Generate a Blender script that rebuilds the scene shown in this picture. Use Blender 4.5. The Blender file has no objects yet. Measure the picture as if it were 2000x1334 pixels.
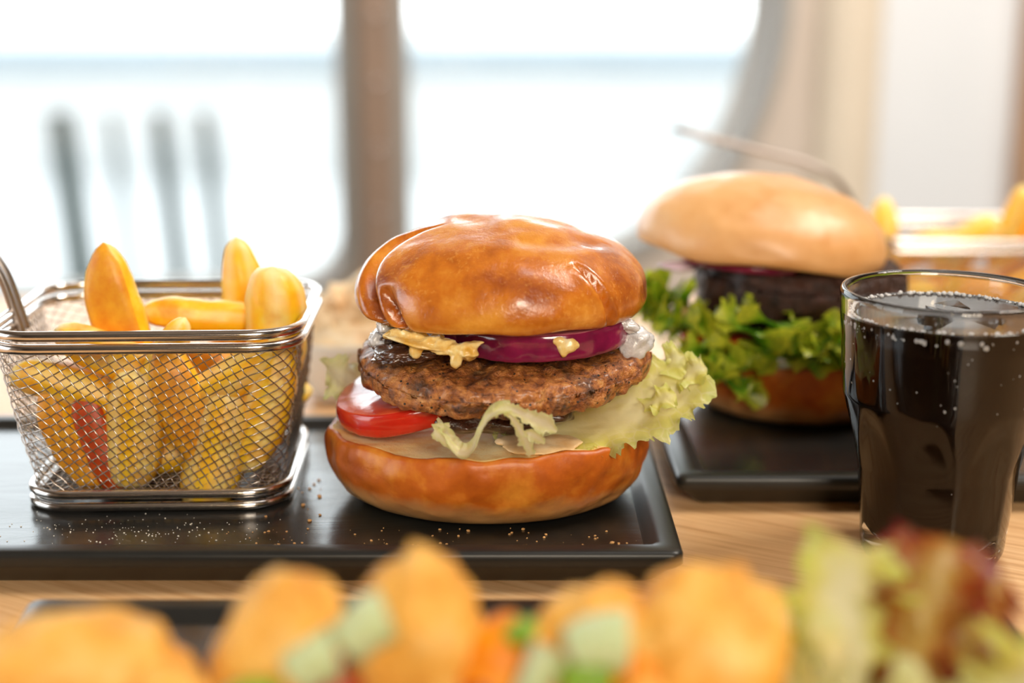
import bpy, bmesh, math, random
import numpy as np
from mathutils import Vector, Matrix, Euler

# ------------------------------------------------------------------ scene basics
S = bpy.context.scene
COL = S.collection
U = 0.01                                   # all lengths below are centimetres
PI = math.pi
random.seed(7)
RNG = np.random.default_rng(11)

CAM_H, CAM_Y, PITCH = 17.6, -46.0, 13.9
cam = bpy.data.cameras.new('camera')
cam.lens = 50.0; cam.sensor_width = 36.0; cam.clip_start = 0.01; cam.clip_end = 200
cam.dof.use_dof = True; cam.dof.focus_distance = 0.448; cam.dof.aperture_fstop = 3.9
co = bpy.data.objects.new('camera', cam); COL.objects.link(co)
co.location = (0, CAM_Y*U, CAM_H*U); co.rotation_euler = (math.radians(90-PITCH), 0, 0)
S.camera = co

S.view_settings.view_transform = 'Standard'; S.view_settings.look = 'None'
S.view_settings.gamma = 1.0; S.view_settings.use_curve_mapping = False
S.view_settings.exposure = 0.25
S.cycles.use_denoising = True
S.cycles.max_bounces = 12; S.cycles.diffuse_bounces = 4; S.cycles.glossy_bounces = 5
S.cycles.transmission_bounces = 12; S.cycles.transparent_max_bounces = 16
S.cycles.sample_clamp_indirect = 6.0; S.cycles.caustics_reflective = False

W = bpy.data.worlds.new('overcast_sky'); S.world = W; W.use_nodes = True
bg = W.node_tree.nodes['Background']
bg.inputs[0].default_value = (0.93, 0.97, 1.0, 1); bg.inputs[1].default_value = 3.9

def area(name, loc, target, size, power, color=(1, 1, 1), sy=None, spread=180):
    l = bpy.data.lights.new(name, 'AREA'); l.energy = power; l.color = color
    l.spread = math.radians(spread); l.shape = 'RECTANGLE' if sy else 'SQUARE'; l.size = size*U
    if sy: l.size_y = sy*U
    o = bpy.data.objects.new(name, l); COL.objects.link(o)
    o.location = Vector(loc)*U
    o.rotation_euler = (Vector(target)-Vector(loc)).to_track_quat('-Z', 'Y').to_euler()
    return o
area('lamp_behind_photographer', (35, -165, 78), (0, 0, 4), 60, 19.0, (1.0, 0.88, 0.72))
area('ceiling_lamp_side', (110, 20, 160), (5, 5, 4), 60, 27.0, (1.0, 0.92, 0.80))
area('ceiling_lamp_back', (48, 10, 150), (42, 105, 10), 80, 5.5, (1.0, 0.98, 0.96), spread=80)
for nm, lc in (('lamp_bulb', (-14, -125, 62)), ('lamp_bulb', (16, -132, 64))):
    l = bpy.data.lights.new(nm, 'POINT'); l.energy = 2.2; l.color = (1.0, 0.74, 0.45); l.shadow_soft_size = 0.045
    o = bpy.data.objects.new(nm, l); COL.objects.link(o); o.location = Vector(lc)*U

# ------------------------------------------------------------------ noise in numpy
def _h(ix, iy, iz, seed):
    h = (ix*374761393 + iy*668265263 + iz*1440662683 + seed*974634777) & 0xffffffff
    h = ((h ^ (h >> 13))*1274126177) & 0xffffffff
    return ((h ^ (h >> 16)) & 0xffff)/32767.5 - 1.0
def vnoise(p, seed=0):
    p = np.asarray(p, float); i = np.floor(p).astype(np.int64); f = p-i
    f = f*f*f*(f*(f*6-15)+10); r = 0
    for dx in (0, 1):
        for dy in (0, 1):
            for dz in (0, 1):
                w = (f[:, 0] if dx else 1-f[:, 0])*(f[:, 1] if dy else 1-f[:, 1])*(f[:, 2] if dz else 1-f[:, 2])
                r = r + w*_h(i[:, 0]+dx, i[:, 1]+dy, i[:, 2]+dz, seed)
    return r
def fbm(p, octv=3, seed=0, gain=0.5):
    p = np.asarray(p, float); a, r = 1.0, 0
    for k in range(octv):
        r = r + a*vnoise(p*(2.03**k)+17.3*k, seed+k); a *= gain
    return r

# ------------------------------------------------------------------ object helpers
def thing(name, label, cat, loc=(0, 0, 0), rotz=0.0, group=None):
    o = bpy.data.objects.new(name, None); COL.objects.link(o); o.empty_display_size = 0.01
    o.location = Vector(loc)*U; o.rotation_euler = (0, 0, rotz)
    o['label'] = label; o['category'] = cat
    if group: o['group'] = group
    return o
def tag(o, label, cat, group=None, kind=None):
    o['label'] = label; o['category'] = cat
    if group: o['group'] = group
    if kind: o['kind'] = kind
    return o
def mk(name, v, f, mats, parent=None, smooth=True, mi=None, attr=None, rel=True, origin=None, kind=None, label=None):
    v = np.array(v, float).reshape(-1, 3)
    if parent is not None and rel:
        v = v - np.array(parent.location)/U
    if origin is not None: v = v - np.array(origin, float)
    me = bpy.data.meshes.new(name)
    me.from_pydata((v*U).tolist(), [], f)
    for m in (mats if isinstance(mats, (list, tuple)) else [mats]): me.materials.append(m)
    if smooth: me.polygons.foreach_set('use_smooth', np.ones(len(me.polygons), bool))
    if mi is not None: me.polygons.foreach_set('material_index', np.asarray(mi, np.int32))
    for k, a in (attr or {}).items():
        at = me.attributes.new(k, 'FLOAT', 'POINT'); at.data.foreach_set('value', np.asarray(a, np.float32))
    me.update()
    o = bpy.data.objects.new(name, me); COL.objects.link(o)
    if parent is not None: o.parent = parent
    if origin is not None: o.location = Vector(origin)*U
    if kind: o['kind'] = kind
    if label: o['label'] = label
    return o
def copy_thing(o, parent=None):
    c = o.copy(); COL.objects.link(c)
    if parent is not None: c.parent = parent
    for ch in list(o.children): copy_thing(ch, c)
    return c
def grid_faces(nr, nc, wrap=True, off=0):
    fs = []
    for r in range(nr-1):
        for c in range(nc if wrap else nc-1):
            d = (c+1) % nc
            fs.append((off+r*nc+c, off+r*nc+d, off+(r+1)*nc+d, off+(r+1)*nc+c))
    return fs
def lathe(rows, n=64):
    """rows: (radius, z); returns verts, faces, theta and row index; poles where radius is 0 stay degenerate rings"""
    th = np.linspace(0, 2*PI, n, endpoint=False)
    r = np.array([a[0] for a in rows]); z = np.array([a[1] for a in rows])
    T = np.tile(th, len(rows)); R = np.repeat(r, n); Z = np.repeat(z, n)
    return np.stack([R*np.cos(T), R*np.sin(T), Z], 1), grid_faces(len(rows), n), T, np.repeat(np.arange(len(rows)), n)
def tube(path, rad, sides=8, closed=False, cap=True):
    P = np.asarray(path, float); n = len(P)
    rad = np.full(n, rad) if np.isscalar(rad) else np.asarray(rad, float)
    if closed: T = np.roll(P, -1, 0)-np.roll(P, 1, 0)
    else: T = np.gradient(P, axis=0)
    T = T/np.maximum(np.linalg.norm(T, axis=1, keepdims=True), 1e-9)
    ref = np.array([0, 0, 1.0]) if np.mean(np.abs(T[:, 2])) < 0.75 else np.array([0, 1.0, 0])
    A = np.cross(T, ref); A /= np.maximum(np.linalg.norm(A, axis=1, keepdims=True), 1e-9)
    B = np.cross(T, A)
    ph = np.linspace(0, 2*PI, sides, endpoint=False)
    v = P[:, None, :] + rad[:, None, None]*(A[:, None, :]*np.cos(ph)[None, :, None] + B[:, None, :]*np.sin(ph)[None, :, None])
    v = v.reshape(-1, 3); f = grid_faces(n, sides)
    if closed:
        for c in range(sides):
            d = (c+1) % sides; f.append(((n-1)*sides+c, (n-1)*sides+d, d, c))
    elif cap:
        f.append(tuple(range(sides))[::-1]); f.append(tuple((n-1)*sides+c for c in range(sides)))
    return v, f
def join(parts):
    vs, fs, o = [], [], 0
    for v, f in parts:
        vs.append(np.asarray(v, float)); fs += [tuple(i+o for i in q) for q in f]; o += len(v)
    return np.concatenate(vs), fs
_ICO = {}
def ico(sub):
    if sub not in _ICO:
        bm = bmesh.new(); bmesh.ops.create_icosphere(bm, subdivisions=sub, radius=1.0)
        bm.verts.ensure_lookup_table()
        _ICO[sub] = (np.array([v.co[:] for v in bm.verts]), [tuple(v.index for v in f.verts) for f in bm.faces]); bm.free()
    return _ICO[sub]
def rot(v, rx=0, ry=0, rz=0):
    m = np.array(Euler((math.radians(rx), math.radians(ry), math.radians(rz))).to_matrix())
    return np.asarray(v) @ m.T
def blob(c, r, rxyz=(0, 0, 0), amp=0.1, freq=1.0, seed=0, sub=4, octv=3, power=1.0):
    v, f = ico(sub); v = v.copy()
    if power != 1.0: v = np.sign(v)*np.abs(v)**power
    d = 1+amp*fbm(v*freq*2+seed*3.1, octv, seed)
    v = v*d[:, None]*np.array(r)
    return rot(v, *rxyz)+np.array(c), f
def catmull(P, n):
    P = np.asarray(P, float); Q = np.vstack([2*P[0]-P[1], P, 2*P[-1]-P[-2]])
    t = np.linspace(0, len(P)-1-1e-6, n); i = t.astype(int); u = (t-i)[:, None]
    a, b, c, d = Q[i], Q[i+1], Q[i+2], Q[i+3]
    return 0.5*(2*b+(c-a)*u+(2*a-5*b+4*c-d)*u**2+(3*b-a-3*c+d)*u**3)
def interp(x, pts):
    return np.interp(x, np.linspace(0, 1, len(pts)), pts)
def rrect(w, d, r, per=8, flat=1):
    """counter-clockwise rounded rectangle centred at 0: list of (x, y)"""
    out = []
    for cx, cy, a0 in ((w/2-r, d/2-r, 0), (-w/2+r, d/2-r, 90), (-w/2+r, -d/2+r, 180), (w/2-r, -d/2+r, 270)):
        for k in range(per+1):
            a = math.radians(a0+90*k/per); out.append((cx+r*math.cos(a), cy+r*math.sin(a)))
    return np.array(out)
def box(x0, x1, y0, y1, z0, z1):
    v = [(x, y, z) for z in (z0, z1) for y in (y0, y1) for x in (x0, x1)]
    return np.array(v, float), [(0, 2, 3, 1), (4, 5, 7, 6), (0, 1, 5, 4), (2, 6, 7, 3), (0, 4, 6, 2), (1, 3, 7, 5)]

# ------------------------------------------------------------------ materials
def newmat(name):
    m = bpy.data.materials.new(name); m.use_nodes = True; t = m.node_tree; t.nodes.clear()
    return m, t
def nd(t, typ, ins=None, **props):
    n = t.nodes.new(typ)
    for k, v in props.items(): setattr(n, k, v)
    for k, v in (ins or {}).items():
        s = n.inputs[k]
        if hasattr(v, 'is_output') or isinstance(v, bpy.types.NodeSocket): t.links.new(v, s)
        else:
            if isinstance(v, tuple) and len(v) == 3 and s.type == 'RGBA': v = v+(1,)
            s.default_value = v
    return n
def coords(t, scale=(1, 1, 1), rotz=0.0):
    tc = nd(t, 'ShaderNodeTexCoord')
    mp = nd(t, 'ShaderNodeMapping', {'Vector': tc.outputs['Object'], 'Scale': tuple(100*s for s in scale), 'Rotation': (0, 0, rotz)})
    return mp.outputs[0]
def ramp(t, fac, stops):
    n = nd(t, 'ShaderNodeValToRGB', {'Fac': fac}); e = n.color_ramp.elements
    while len(e) > 1: e.remove(e[-1])
    e[0].position = stops[0][0]; e[0].color = tuple(stops[0][1])+(1,)
    for p, c in stops[1:]:
        q = e.new(p); q.color = tuple(c)+(1,)
    return n.outputs[0]
def noise(t, vec, scale, detail=4.0, rough=0.55, dist=0.0):
    return nd(t, 'ShaderNodeTexNoise', {'Vector': vec, 'Scale': scale, 'Detail': detail, 'Roughness': rough, 'Distortion': dist}).outputs['Fac']
def mixc(t, fac, a, b, mode='MIX'):
    n = nd(t, 'ShaderNodeMix', None, data_type='RGBA', blend_type=mode)
    for s, v in ((n.inputs[0], fac), (n.inputs[6], a), (n.inputs[7], b)):
        if isinstance(v, bpy.types.NodeSocket): t.links.new(v, s)
        else: s.default_value = (tuple(v)+(1,) if isinstance(v, tuple) and len(v) == 3 else v)
    return n.outputs[2]
def attrib(t, name): return nd(t, 'ShaderNodeAttribute', None, attribute_name=name).outputs['Fac']
def math_(t, op, a, b=0.0, c=0.0):
    n = nd(t, 'ShaderNodeMath', None, operation=op)
    for s, v in zip(n.inputs, (a, b, c)):
        if isinstance(v, bpy.types.NodeSocket): t.links.new(v, s)
        else: s.default_value = v
    return n.outputs[0]
def bumps(t, vec, lst):
    nrm = None
    for sc, strength, dist in lst:
        h = noise(t, vec, sc, 4.0, 0.6)
        i = {'Height': h, 'Strength': strength, 'Distance': dist*U}
        if nrm is not None: i['Normal'] = nrm
        nrm = nd(t, 'ShaderNodeBump', i).outputs[0]
    return nrm
def surf(t, color, rough=0.5, normal=None, **kw):
    i = {'Base Color': color, 'Roughness': rough}
    names = {'metal': 'Metallic', 'spec': 'Specular IOR Level', 'sss': 'Subsurface Weight', 'sssr': 'Subsurface Radius', 'ssss': 'Subsurface Scale',
             'coat': 'Coat Weight', 'coatr': 'Coat Roughness', 'trans': 'Transmission Weight', 'ior': 'IOR', 'sheen': 'Sheen Weight'}
    for k, v in kw.items(): i[names[k]] = v
    if normal is not None: i['Normal'] = normal
    p = nd(t, 'ShaderNodeBsdfPrincipled', i)
    o = nd(t, 'ShaderNodeOutputMaterial'); t.links.new(p.outputs[0], o.inputs['Surface'])
    return p, o
def food(name, stops, scale, rough=0.5, bump=((8, 0.3, 0.05),), detail=4.0, dist=0.0, over=None, **kw):
    """procedural food: noise driven colour ramp, layered bump"""
    m, t = newmat(name); vec = coords(t)
    c = ramp(t, noise(t, vec, scale, detail, 0.6, dist), stops)
    if over: c = over(t, vec, c)
    surf(t, c, rough, bumps(t, vec, bump), **kw)
    return m
def plain(name, color, rough=0.5, var=0.08, scale=1.0, bump=None, **kw):
    m, t = newmat(name); vec = coords(t)
    d = tuple(max(0, x*(1-var)) for x in color); l = tuple(min(1, x*(1+var)) for x in color)
    surf(t, ramp(t, noise(t, vec, scale), ((0.3, d), (0.7, l))), rough, bumps(t, vec, bump) if bump else None, **kw)
    return m

def crust_over(t, vec, c):
    fl = math_(t, 'MULTIPLY', noise(t, vec, 7.0, 3.0, 0.6), math_(t, 'ADD', 0.55, math_(t, 'MULTIPLY', noise(t, vec, 0.7, 2.0), 0.9)))                        # small blisters in the egg wash
    return mixc(t, ramp(t, fl, ((0.58, (0, 0, 0)), (0.72, (0.35, 0.35, 0.35)))), c, (0.84, 0.40, 0.08))
M = {}
M['crust'] = food('glazed_bun_crust', ((0.30, (0.30, 0.060, 0.006)), (0.5, (0.58, 0.165, 0.011)), (0.68, (0.76, 0.31, 0.035))), 0.62, 0.25,
                  ((0.8, 0.25, 0.12), (4.0, 0.40, 0.05), (11, 0.35, 0.03), (30, 0.15, 0.01)), over=crust_over, spec=0.6, coat=0.6, coatr=0.16, sss=0.06, sssr=(0.8, 0.3, 0.1), ssss=0.004)
def heel_over(t, vec, c):
    z = nd(t, 'ShaderNodeSeparateXYZ', {'Vector': vec}).outputs['Z']
    zz = math_(t, 'ADD', z, math_(t, 'MULTIPLY', math_(t, 'SUBTRACT', noise(t, vec, 0.7, 3), 0.5), 1.1))
    return mixc(t, ramp(t, math_(t, 'DIVIDE', zz, 2.6), ((0.02, (1, 1, 1)), (0.26, (0.6, 0.6, 0.6)), (0.45, (0, 0, 0)))), c, (0.60, 0.34, 0.13))
M['heel'] = food('bun_heel_crust', ((0.25, (0.34, 0.060, 0.004)), (0.5, (0.52, 0.12, 0.008)), (0.72, (0.74, 0.28, 0.03))), 0.6, 0.42,
                 ((0.9, 0.3, 0.12), (6.0, 0.25, 0.03), (30, 0.15, 0.01)), over=heel_over, spec=0.4, coat=0.12, coatr=0.3)
M['crumb'] = food('toasted_bun_crumb', ((0.3, (0.88, 0.52, 0.16)), (0.5, (0.96, 0.72, 0.31)), (0.75, (0.98, 0.82, 0.46))), 1.1, 0.8,
                  ((5, 0.6, 0.06), (18, 0.6, 0.04)))
M['pale_bun'] = food('floury_bun_crust', ((0.25, (0.62, 0.28, 0.08)), (0.6, (0.76, 0.42, 0.17)), (0.85, (0.82, 0.56, 0.30))), 0.35, 0.42,
                     ((1.0, 0.2, 0.1), (9, 0.15, 0.02)), spec=0.5, coat=0.3, coatr=0.35)
def char_over(t, vec, c):
    k = noise(t, vec, 0.9, 5.0, 0.65, 0.4)
    c = mixc(t, ramp(t, k, ((0.50, (0, 0, 0)), (0.66, (0.85, 0.85, 0.85)))), c, (0.03, 0.010, 0.004))
    pep = nd(t, 'ShaderNodeTexVoronoi', {'Vector': vec, 'Scale': 3.6, 'Randomness': 1.0}).outputs['Distance']
    return mixc(t, ramp(t, pep, ((0.13, (1, 1, 1)), (0.17, (0, 0, 0)))), c, (0.02, 0.010, 0.006))
M['patty'] = food('grilled_beef', ((0.32, (0.08, 0.020, 0.005)), (0.45, (0.38, 0.115, 0.024)), (0.58, (0.64, 0.235, 0.05)), (0.74, (0.82, 0.43, 0.14))), 3.2, 0.36,
                  ((3.0, 0.5, 0.2), (8.0, 0.9, 0.12), (18, 0.9, 0.06), (45, 0.5, 0.02)), 6.0, 0.3, over=char_over, spec=0.7, coat=0.35, coatr=0.22)
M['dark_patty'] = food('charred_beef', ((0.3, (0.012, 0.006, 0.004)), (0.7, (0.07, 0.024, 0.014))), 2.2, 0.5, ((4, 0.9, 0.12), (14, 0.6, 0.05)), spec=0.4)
M['tomato_skin'] = plain('tomato_skin', (0.62, 0.025, 0.010), 0.16, 0.15, 0.8, ((3, 0.08, 0.04),), spec=0.6, coat=0.4, coatr=0.08, sss=0.08, sssr=(1, 0.2, 0.1), ssss=0.003)
M['tomato_flesh'] = food('tomato_flesh', ((0.3, (0.60, 0.035, 0.014)), (0.6, (0.80, 0.11, 0.035)), (0.8, (0.88, 0.28, 0.12))), 1.2, 0.2, ((4, 0.3, 0.05),), spec=0.6, coat=0.5, coatr=0.1)
def ring_over(t, vec, c):
    w = nd(t, 'ShaderNodeTexWave', {'Vector': vec, 'Scale': 1.2, 'Distortion': 1.0}, wave_type='RINGS', rings_direction='Z').outputs['Fac']
    return mixc(t, ramp(t, w, ((0.75, (0, 0, 0)), (0.9, (0.4, 0.4, 0.4)))), c, (0.55, 0.22, 0.30))
M['onion'] = food('red_onion_flesh', ((0.3, (0.13, 0.006, 0.04)), (0.6, (0.26, 0.012, 0.07)), (0.85, (0.44, 0.05, 0.14))), 0.9, 0.16, ((3, 0.15, 0.04),), spec=0.55, coat=0.5, coatr=0.08)
M['onion_top'] = food('red_onion_cut', ((0.3, (0.35, 0.05, 0.10)), (0.7, (0.62, 0.28, 0.34))), 0.9, 0.2, ((3, 0.15, 0.04),), over=ring_over, spec=0.55)
M['pale_onion'] = plain('pale_onion', (0.70, 0.55, 0.66), 0.25, 0.1, 1.0, spec=0.55)
M['sauce'] = food('mustard_mayonnaise', ((0.35, (0.80, 0.46, 0.08)), (0.55, (0.92, 0.72, 0.30)), (0.7, (0.95, 0.86, 0.58))), 1.8, 0.22, ((4, 0.3, 0.05), (16, 0.35, 0.02)), spec=0.55, coat=0.3, coatr=0.12)
M['mayo'] = food('burger_sauce', ((0.3, (0.80, 0.48, 0.20)), (0.7, (0.90, 0.70, 0.42))), 1.2, 0.25, ((4, 0.3, 0.05),), spec=0.5)
M['shade_filler'] = food('painted_shade', ((0.3, (0.03, 0.012, 0.010)), (0.7, (0.11, 0.04, 0.02))), 2.5, 0.08, ((4, 0.6, 0.08), (12, 0.5, 0.04)), spec=0.8, coat=0.8, coatr=0.04)  # near-black brown that paints the shade between burger layers
M['glare_white'] = food('painted_glare', ((0.3, (0.52, 0.52, 0.54)), (0.7, (0.86, 0.87, 0.90))), 2.5, 0.06, ((3, 0.6, 0.08), (9, 0.5, 0.05)), spec=0.9, coat=0.9, coatr=0.05)  # whitish colour that paints glare spots on the front burger

def leafmat(name, rib, mid, edge, rough=0.32, transl=0.55):
    m, t = newmat(name); vec = coords(t)
    e = attrib(t, 'edge')
    e2 = math_(t, 'ADD', e, math_(t, 'MULTIPLY', math_(t, 'SUBTRACT', noise(t, vec, 2.2, 4), 0.5), 0.5))
    c = ramp(t, e2, ((0.05, rib), (0.45, mid), (0.85, edge)))
    vein = nd(t, 'ShaderNodeTexVoronoi', {'Vector': vec, 'Scale': 2.2}, feature='DISTANCE_TO_EDGE').outputs['Distance']
    c = mixc(t, ramp(t, vein, ((0.0, (0.5, 0.5, 0.5)), (0.09, (0, 0, 0)))), c, rib)
    hb = nd(t, 'ShaderNodeBump', {'Height': vein, 'Strength': 0.35, 'Distance': 0.04*U}).outputs[0]
    nb = nd(t, 'ShaderNodeBump', {'Height': noise(t, vec, 6, 4), 'Strength': 0.3, 'Distance': 0.05*U, 'Normal': hb}).outputs[0]
    p = nd(t, 'ShaderNodeBsdfPrincipled', {'Base Color': c, 'Roughness': rough, 'Normal': nb, 'Specular IOR Level': 0.5})
    tr = nd(t, 'ShaderNodeBsdfTranslucent', {'Color': c, 'Normal': nb})
    mx = nd(t, 'ShaderNodeMixShader', {0: transl, 1: p.outputs[0], 2: tr.outputs[0]})
    o = nd(t, 'ShaderNodeOutputMaterial'); t.links.new(mx.outputs[0], o.inputs['Surface'])
    return m
M['lettuce'] = leafmat('pale_lettuce', (0.90, 0.86, 0.50), (0.82, 0.80, 0.24), (0.72, 0.76, 0.26))
M['lettuce_white'] = leafmat('blanched_lettuce', (0.92, 0.89, 0.62), (0.86, 0.84, 0.42), (0.72, 0.76, 0.36))
M['frisee'] = leafmat('green_curly_lettuce', (0.07, 0.26, 0.015), (0.24, 0.46, 0.015), (0.66, 0.70, 0.05), 0.28, 0.45)
M['salad'] = leafmat('yellow_green_salad', (0.90, 0.86, 0.52), (0.80, 0.76, 0.18), (0.62, 0.66, 0.12))
M['red_salad'] = leafmat('red_tipped_salad', (0.62, 0.42, 0.10), (0.42, 0.10, 0.02), (0.26, 0.015, 0.022))

def chip_over(t, vec, c):
    c = mixc(t, math_(t, 'MULTIPLY', attrib(t, 'edge'), 0.75), c, (0.97, 0.86, 0.50))
    k = noise(t, vec, 0.7, 3)
    return mixc(t, ramp(t, k, ((0.56, (0, 0, 0)), (0.74, (0.7, 0.7, 0.7)))), c, (0.80, 0.30, 0.012))
M['chip'] = food('fried_potato', ((0.25, (0.98, 0.42, 0.006)), (0.55, (1.0, 0.57, 0.015)), (0.8, (0.98, 0.72, 0.12))), 1.0, 0.42, ((3, 0.25, 0.06), (20, 0.25, 0.015)),
                 over=chip_over, spec=0.45, sss=0.3, sssr=(1.0, 0.5, 0.08), ssss=0.01)
M['chip_skin'] = food('potato_skin', ((0.3, (0.74, 0.24, 0.012)), (0.7, (0.90, 0.46, 0.03))), 1.2, 0.4, ((6, 0.4, 0.04),), spec=0.45)
M['nugget'] = food('crisp_breading', ((0.28, (0.66, 0.24, 0.022)), (0.5, (0.88, 0.46, 0.08)), (0.75, (0.94, 0.66, 0.26))), 0.8, 0.5, ((3, 0.6, 0.15), (10, 0.7, 0.06)), spec=0.4)
M['glaze'] = food('orange_glaze', ((0.3, (0.85, 0.20, 0.004)), (0.6, (0.96, 0.38, 0.008))), 0.8, 0.45, ((2, 0.3, 0.1),), spec=0.4)
M['chili'] = plain('red_chilli', (0.45, 0.05, 0.008), 0.45, 0.2, 1.0, spec=0.6)
M['scallion_white'] = leafmat('scallion', (0.86, 0.88, 0.74), (0.80, 0.86, 0.62), (0.60, 0.76, 0.36), 0.25, 0.3)
M['scallion_green'] = leafmat('scallion_green', (0.56, 0.74, 0.20), (0.34, 0.58, 0.05), (0.22, 0.46, 0.03), 0.25, 0.3)
M['slaw'] = food('pale_cream_slaw', ((0.3, (0.74, 0.42, 0.18)), (0.55, (0.86, 0.68, 0.44)), (0.75, (0.92, 0.82, 0.66))), 0.7, 0.45, ((3, 0.5, 0.1),))
M['ceramic'] = plain('white_ceramic', (0.80, 0.79, 0.74), 0.25, 0.03, 0.5, spec=0.5)
M['steel'] = plain('polished_steel', (0.72, 0.68, 0.65), 0.16, 0.05, 3.0, metal=1.0)
M['handle'] = plain('handle_steel', (0.34, 0.30, 0.28), 0.34, 0.05, 3.0, metal=1.0)
M['wire'] = plain('wire_steel', (0.50, 0.45, 0.41), 0.22, 0.06, 4.0, metal=1.0)

M['chip_red'] = food('red_potato_skin', ((0.3, (0.42, 0.03, 0.004)), (0.7, (0.66, 0.10, 0.008))), 1.2, 0.4, ((6, 0.4, 0.04),), spec=0.45)
def slate():
    m, t = newmat('black_slate_melamine')
    v1 = coords(t, (0.35, 1.1, 1)); v2 = coords(t)
    big = noise(t, v1, 0.55, 5.0, 0.55, 1.2); fine = noise(t, v2, 12, 4)
    msk = ramp(t, noise(t, v2, 0.16, 2.0), ((0.42, (0, 0, 0)), (0.60, (1, 1, 1))))
    c = ramp(t, noise(t, v1, 0.9, 5), ((0.3, (0.010, 0.011, 0.011)), (0.7, (0.021, 0.020, 0.018))))
    b1 = nd(t, 'ShaderNodeBump', {'Height': big, 'Strength': 0.25, 'Distance': 0.06*U}).outputs[0]
    b2 = nd(t, 'ShaderNodeBump', {'Height': fine, 'Strength': 0.08, 'Distance': 0.02*U, 'Normal': b1}).outputs[0]
    r = math_(t, 'ADD', math_(t, 'MULTIPLY', noise(t, v1, 0.5, 4), 0.24), 0.07)
    surf(t, c, r, b2, spec=0.8)
    return m
M['slate'] = slate()
M['slate_edge'] = plain('black_melamine_edge', (0.014, 0.0145, 0.014), 0.36, 0.15, 1.0, ((14, 0.05, 0.02),), spec=0.45)

def wood():
    m, t = newmat('oak_veneer_table')
    v = coords(t, (1, 1, 1), math.radians(29)); s = nd(t, 'ShaderNodeMapping', {'Vector': v, 'Scale': (0.05, 1.0, 1.0)}).outputs[0]
    g = noise(t, s, 3.2, 6.0, 0.62, 0.15); g2 = noise(t, s, 0.55, 3.0)
    c = ramp(t, g, ((0.30, (0.50, 0.25, 0.10)), (0.44, (0.74, 0.43, 0.20)), (0.58, (0.84, 0.53, 0.27)), (0.8, (0.90, 0.64, 0.37))))
    c = mixc(t, ramp(t, g2, ((0.4, (0, 0, 0)), (0.7, (0.35, 0.35, 0.35)))), c, (0.70, 0.38, 0.17))
    b = nd(t, 'ShaderNodeBump', {'Height': g, 'Strength': 0.15, 'Distance': 0.03*U}).outputs[0]
    surf(t, c, 0.42, b, spec=0.4)
    return m
M['wood'] = wood()
M['dark_wood'] = plain('table_leg_wood', (0.30, 0.16, 0.07), 0.5, 0.2, 0.5)

def glassmat():
    m, t = newmat('clear_glass'); surf(t, (0.97, 0.98, 0.98), 0.0, None, trans=1.0, ior=1.42, spec=0.28); return m
M['glass'] = glassmat()
M['cola_side'] = plain('cola_behind_glass', (0.010, 0.0045, 0.0025), 0.1, 0.1, 0.4, spec=0.06)
M['cola'] = plain('cola_liquid', (0.010, 0.0045, 0.0025), 0.02, 0.1, 0.4, spec=0.5)
def icemat():
    m, t = newmat('ice'); v = coords(t)
    surf(t, (0.95, 0.97, 1.0), 0.08, bumps(t, v, ((3, 0.5, 0.1), (10, 0.3, 0.04))), trans=1.0, ior=1.31); return m
M['ice'] = icemat()
def bubmat():
    m, t = newmat('bubble_film')
    surf(t, (0.98, 0.98, 1.0), 0.06, None, trans=0.35, ior=1.25, spec=0.8); return m
M['bubble'] = bubmat()
def panemat():
    m, t = newmat('window_glass')
    fr = nd(t, 'ShaderNodeFresnel', {'IOR': 1.45}).outputs[0]
    tr = nd(t, 'ShaderNodeBsdfTransparent', {'Color': (0.96, 0.98, 0.98, 1)}); gl = nd(t, 'ShaderNodeBsdfGlossy', {'Roughness': 0.02})
    mx = nd(t, 'ShaderNodeMixShader', {0: fr, 1: tr.outputs[0], 2: gl.outputs[0]})
    o = nd(t, 'ShaderNodeOutputMaterial'); t.links.new(mx.outputs[0], o.inputs['Surface']); return m
M['pane'] = panemat()
M['wall'] = plain('taupe_plaster', (0.54, 0.46, 0.39), 0.8, 0.03, 0.08, ((3, 0.05, 0.05),))
M['cream'] = plain('cream_plaster', (0.66, 0.57, 0.45), 0.8, 0.03, 0.08)
M['white_wall'] = plain('white_plaster', (0.70, 0.72, 0.74), 0.8, 0.02, 0.08)
M['brown_trim'] = plain('brown_timber', (0.40, 0.24, 0.14), 0.55, 0.08, 0.2)
M['frame'] = plain('bronze_window_frame', (0.27, 0.185, 0.135), 0.45, 0.05, 0.3)
M['gasket'] = plain('grey_window_gasket', (0.30, 0.29, 0.27), 0.5, 0.05, 0.3)
M['dark_wall'] = plain('dark_brown_wall', (0.10, 0.075, 0.06), 0.8, 0.1, 0.05)
M['floor'] = plain('brown_floor', (0.16, 0.10, 0.06), 0.5, 0.15, 0.05)
M['ceiling'] = plain('brown_ceiling', (0.34, 0.30, 0.26), 0.9, 0.02, 0.05)
M['paving'] = plain('pale_paving', (0.40, 0.41, 0.41), 0.8, 0.06, 0.01)
M['white_paint'] = plain('white_render', (0.46, 0.465, 0.46), 0.8, 0.03, 0.01)
M['coping'] = plain('blue_grey_coping', (0.27, 0.31, 0.335), 0.6, 0.05, 0.02)
M['post'] = plain('dark_green_post', (0.035, 0.05, 0.045), 0.6, 0.1, 0.02)
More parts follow.
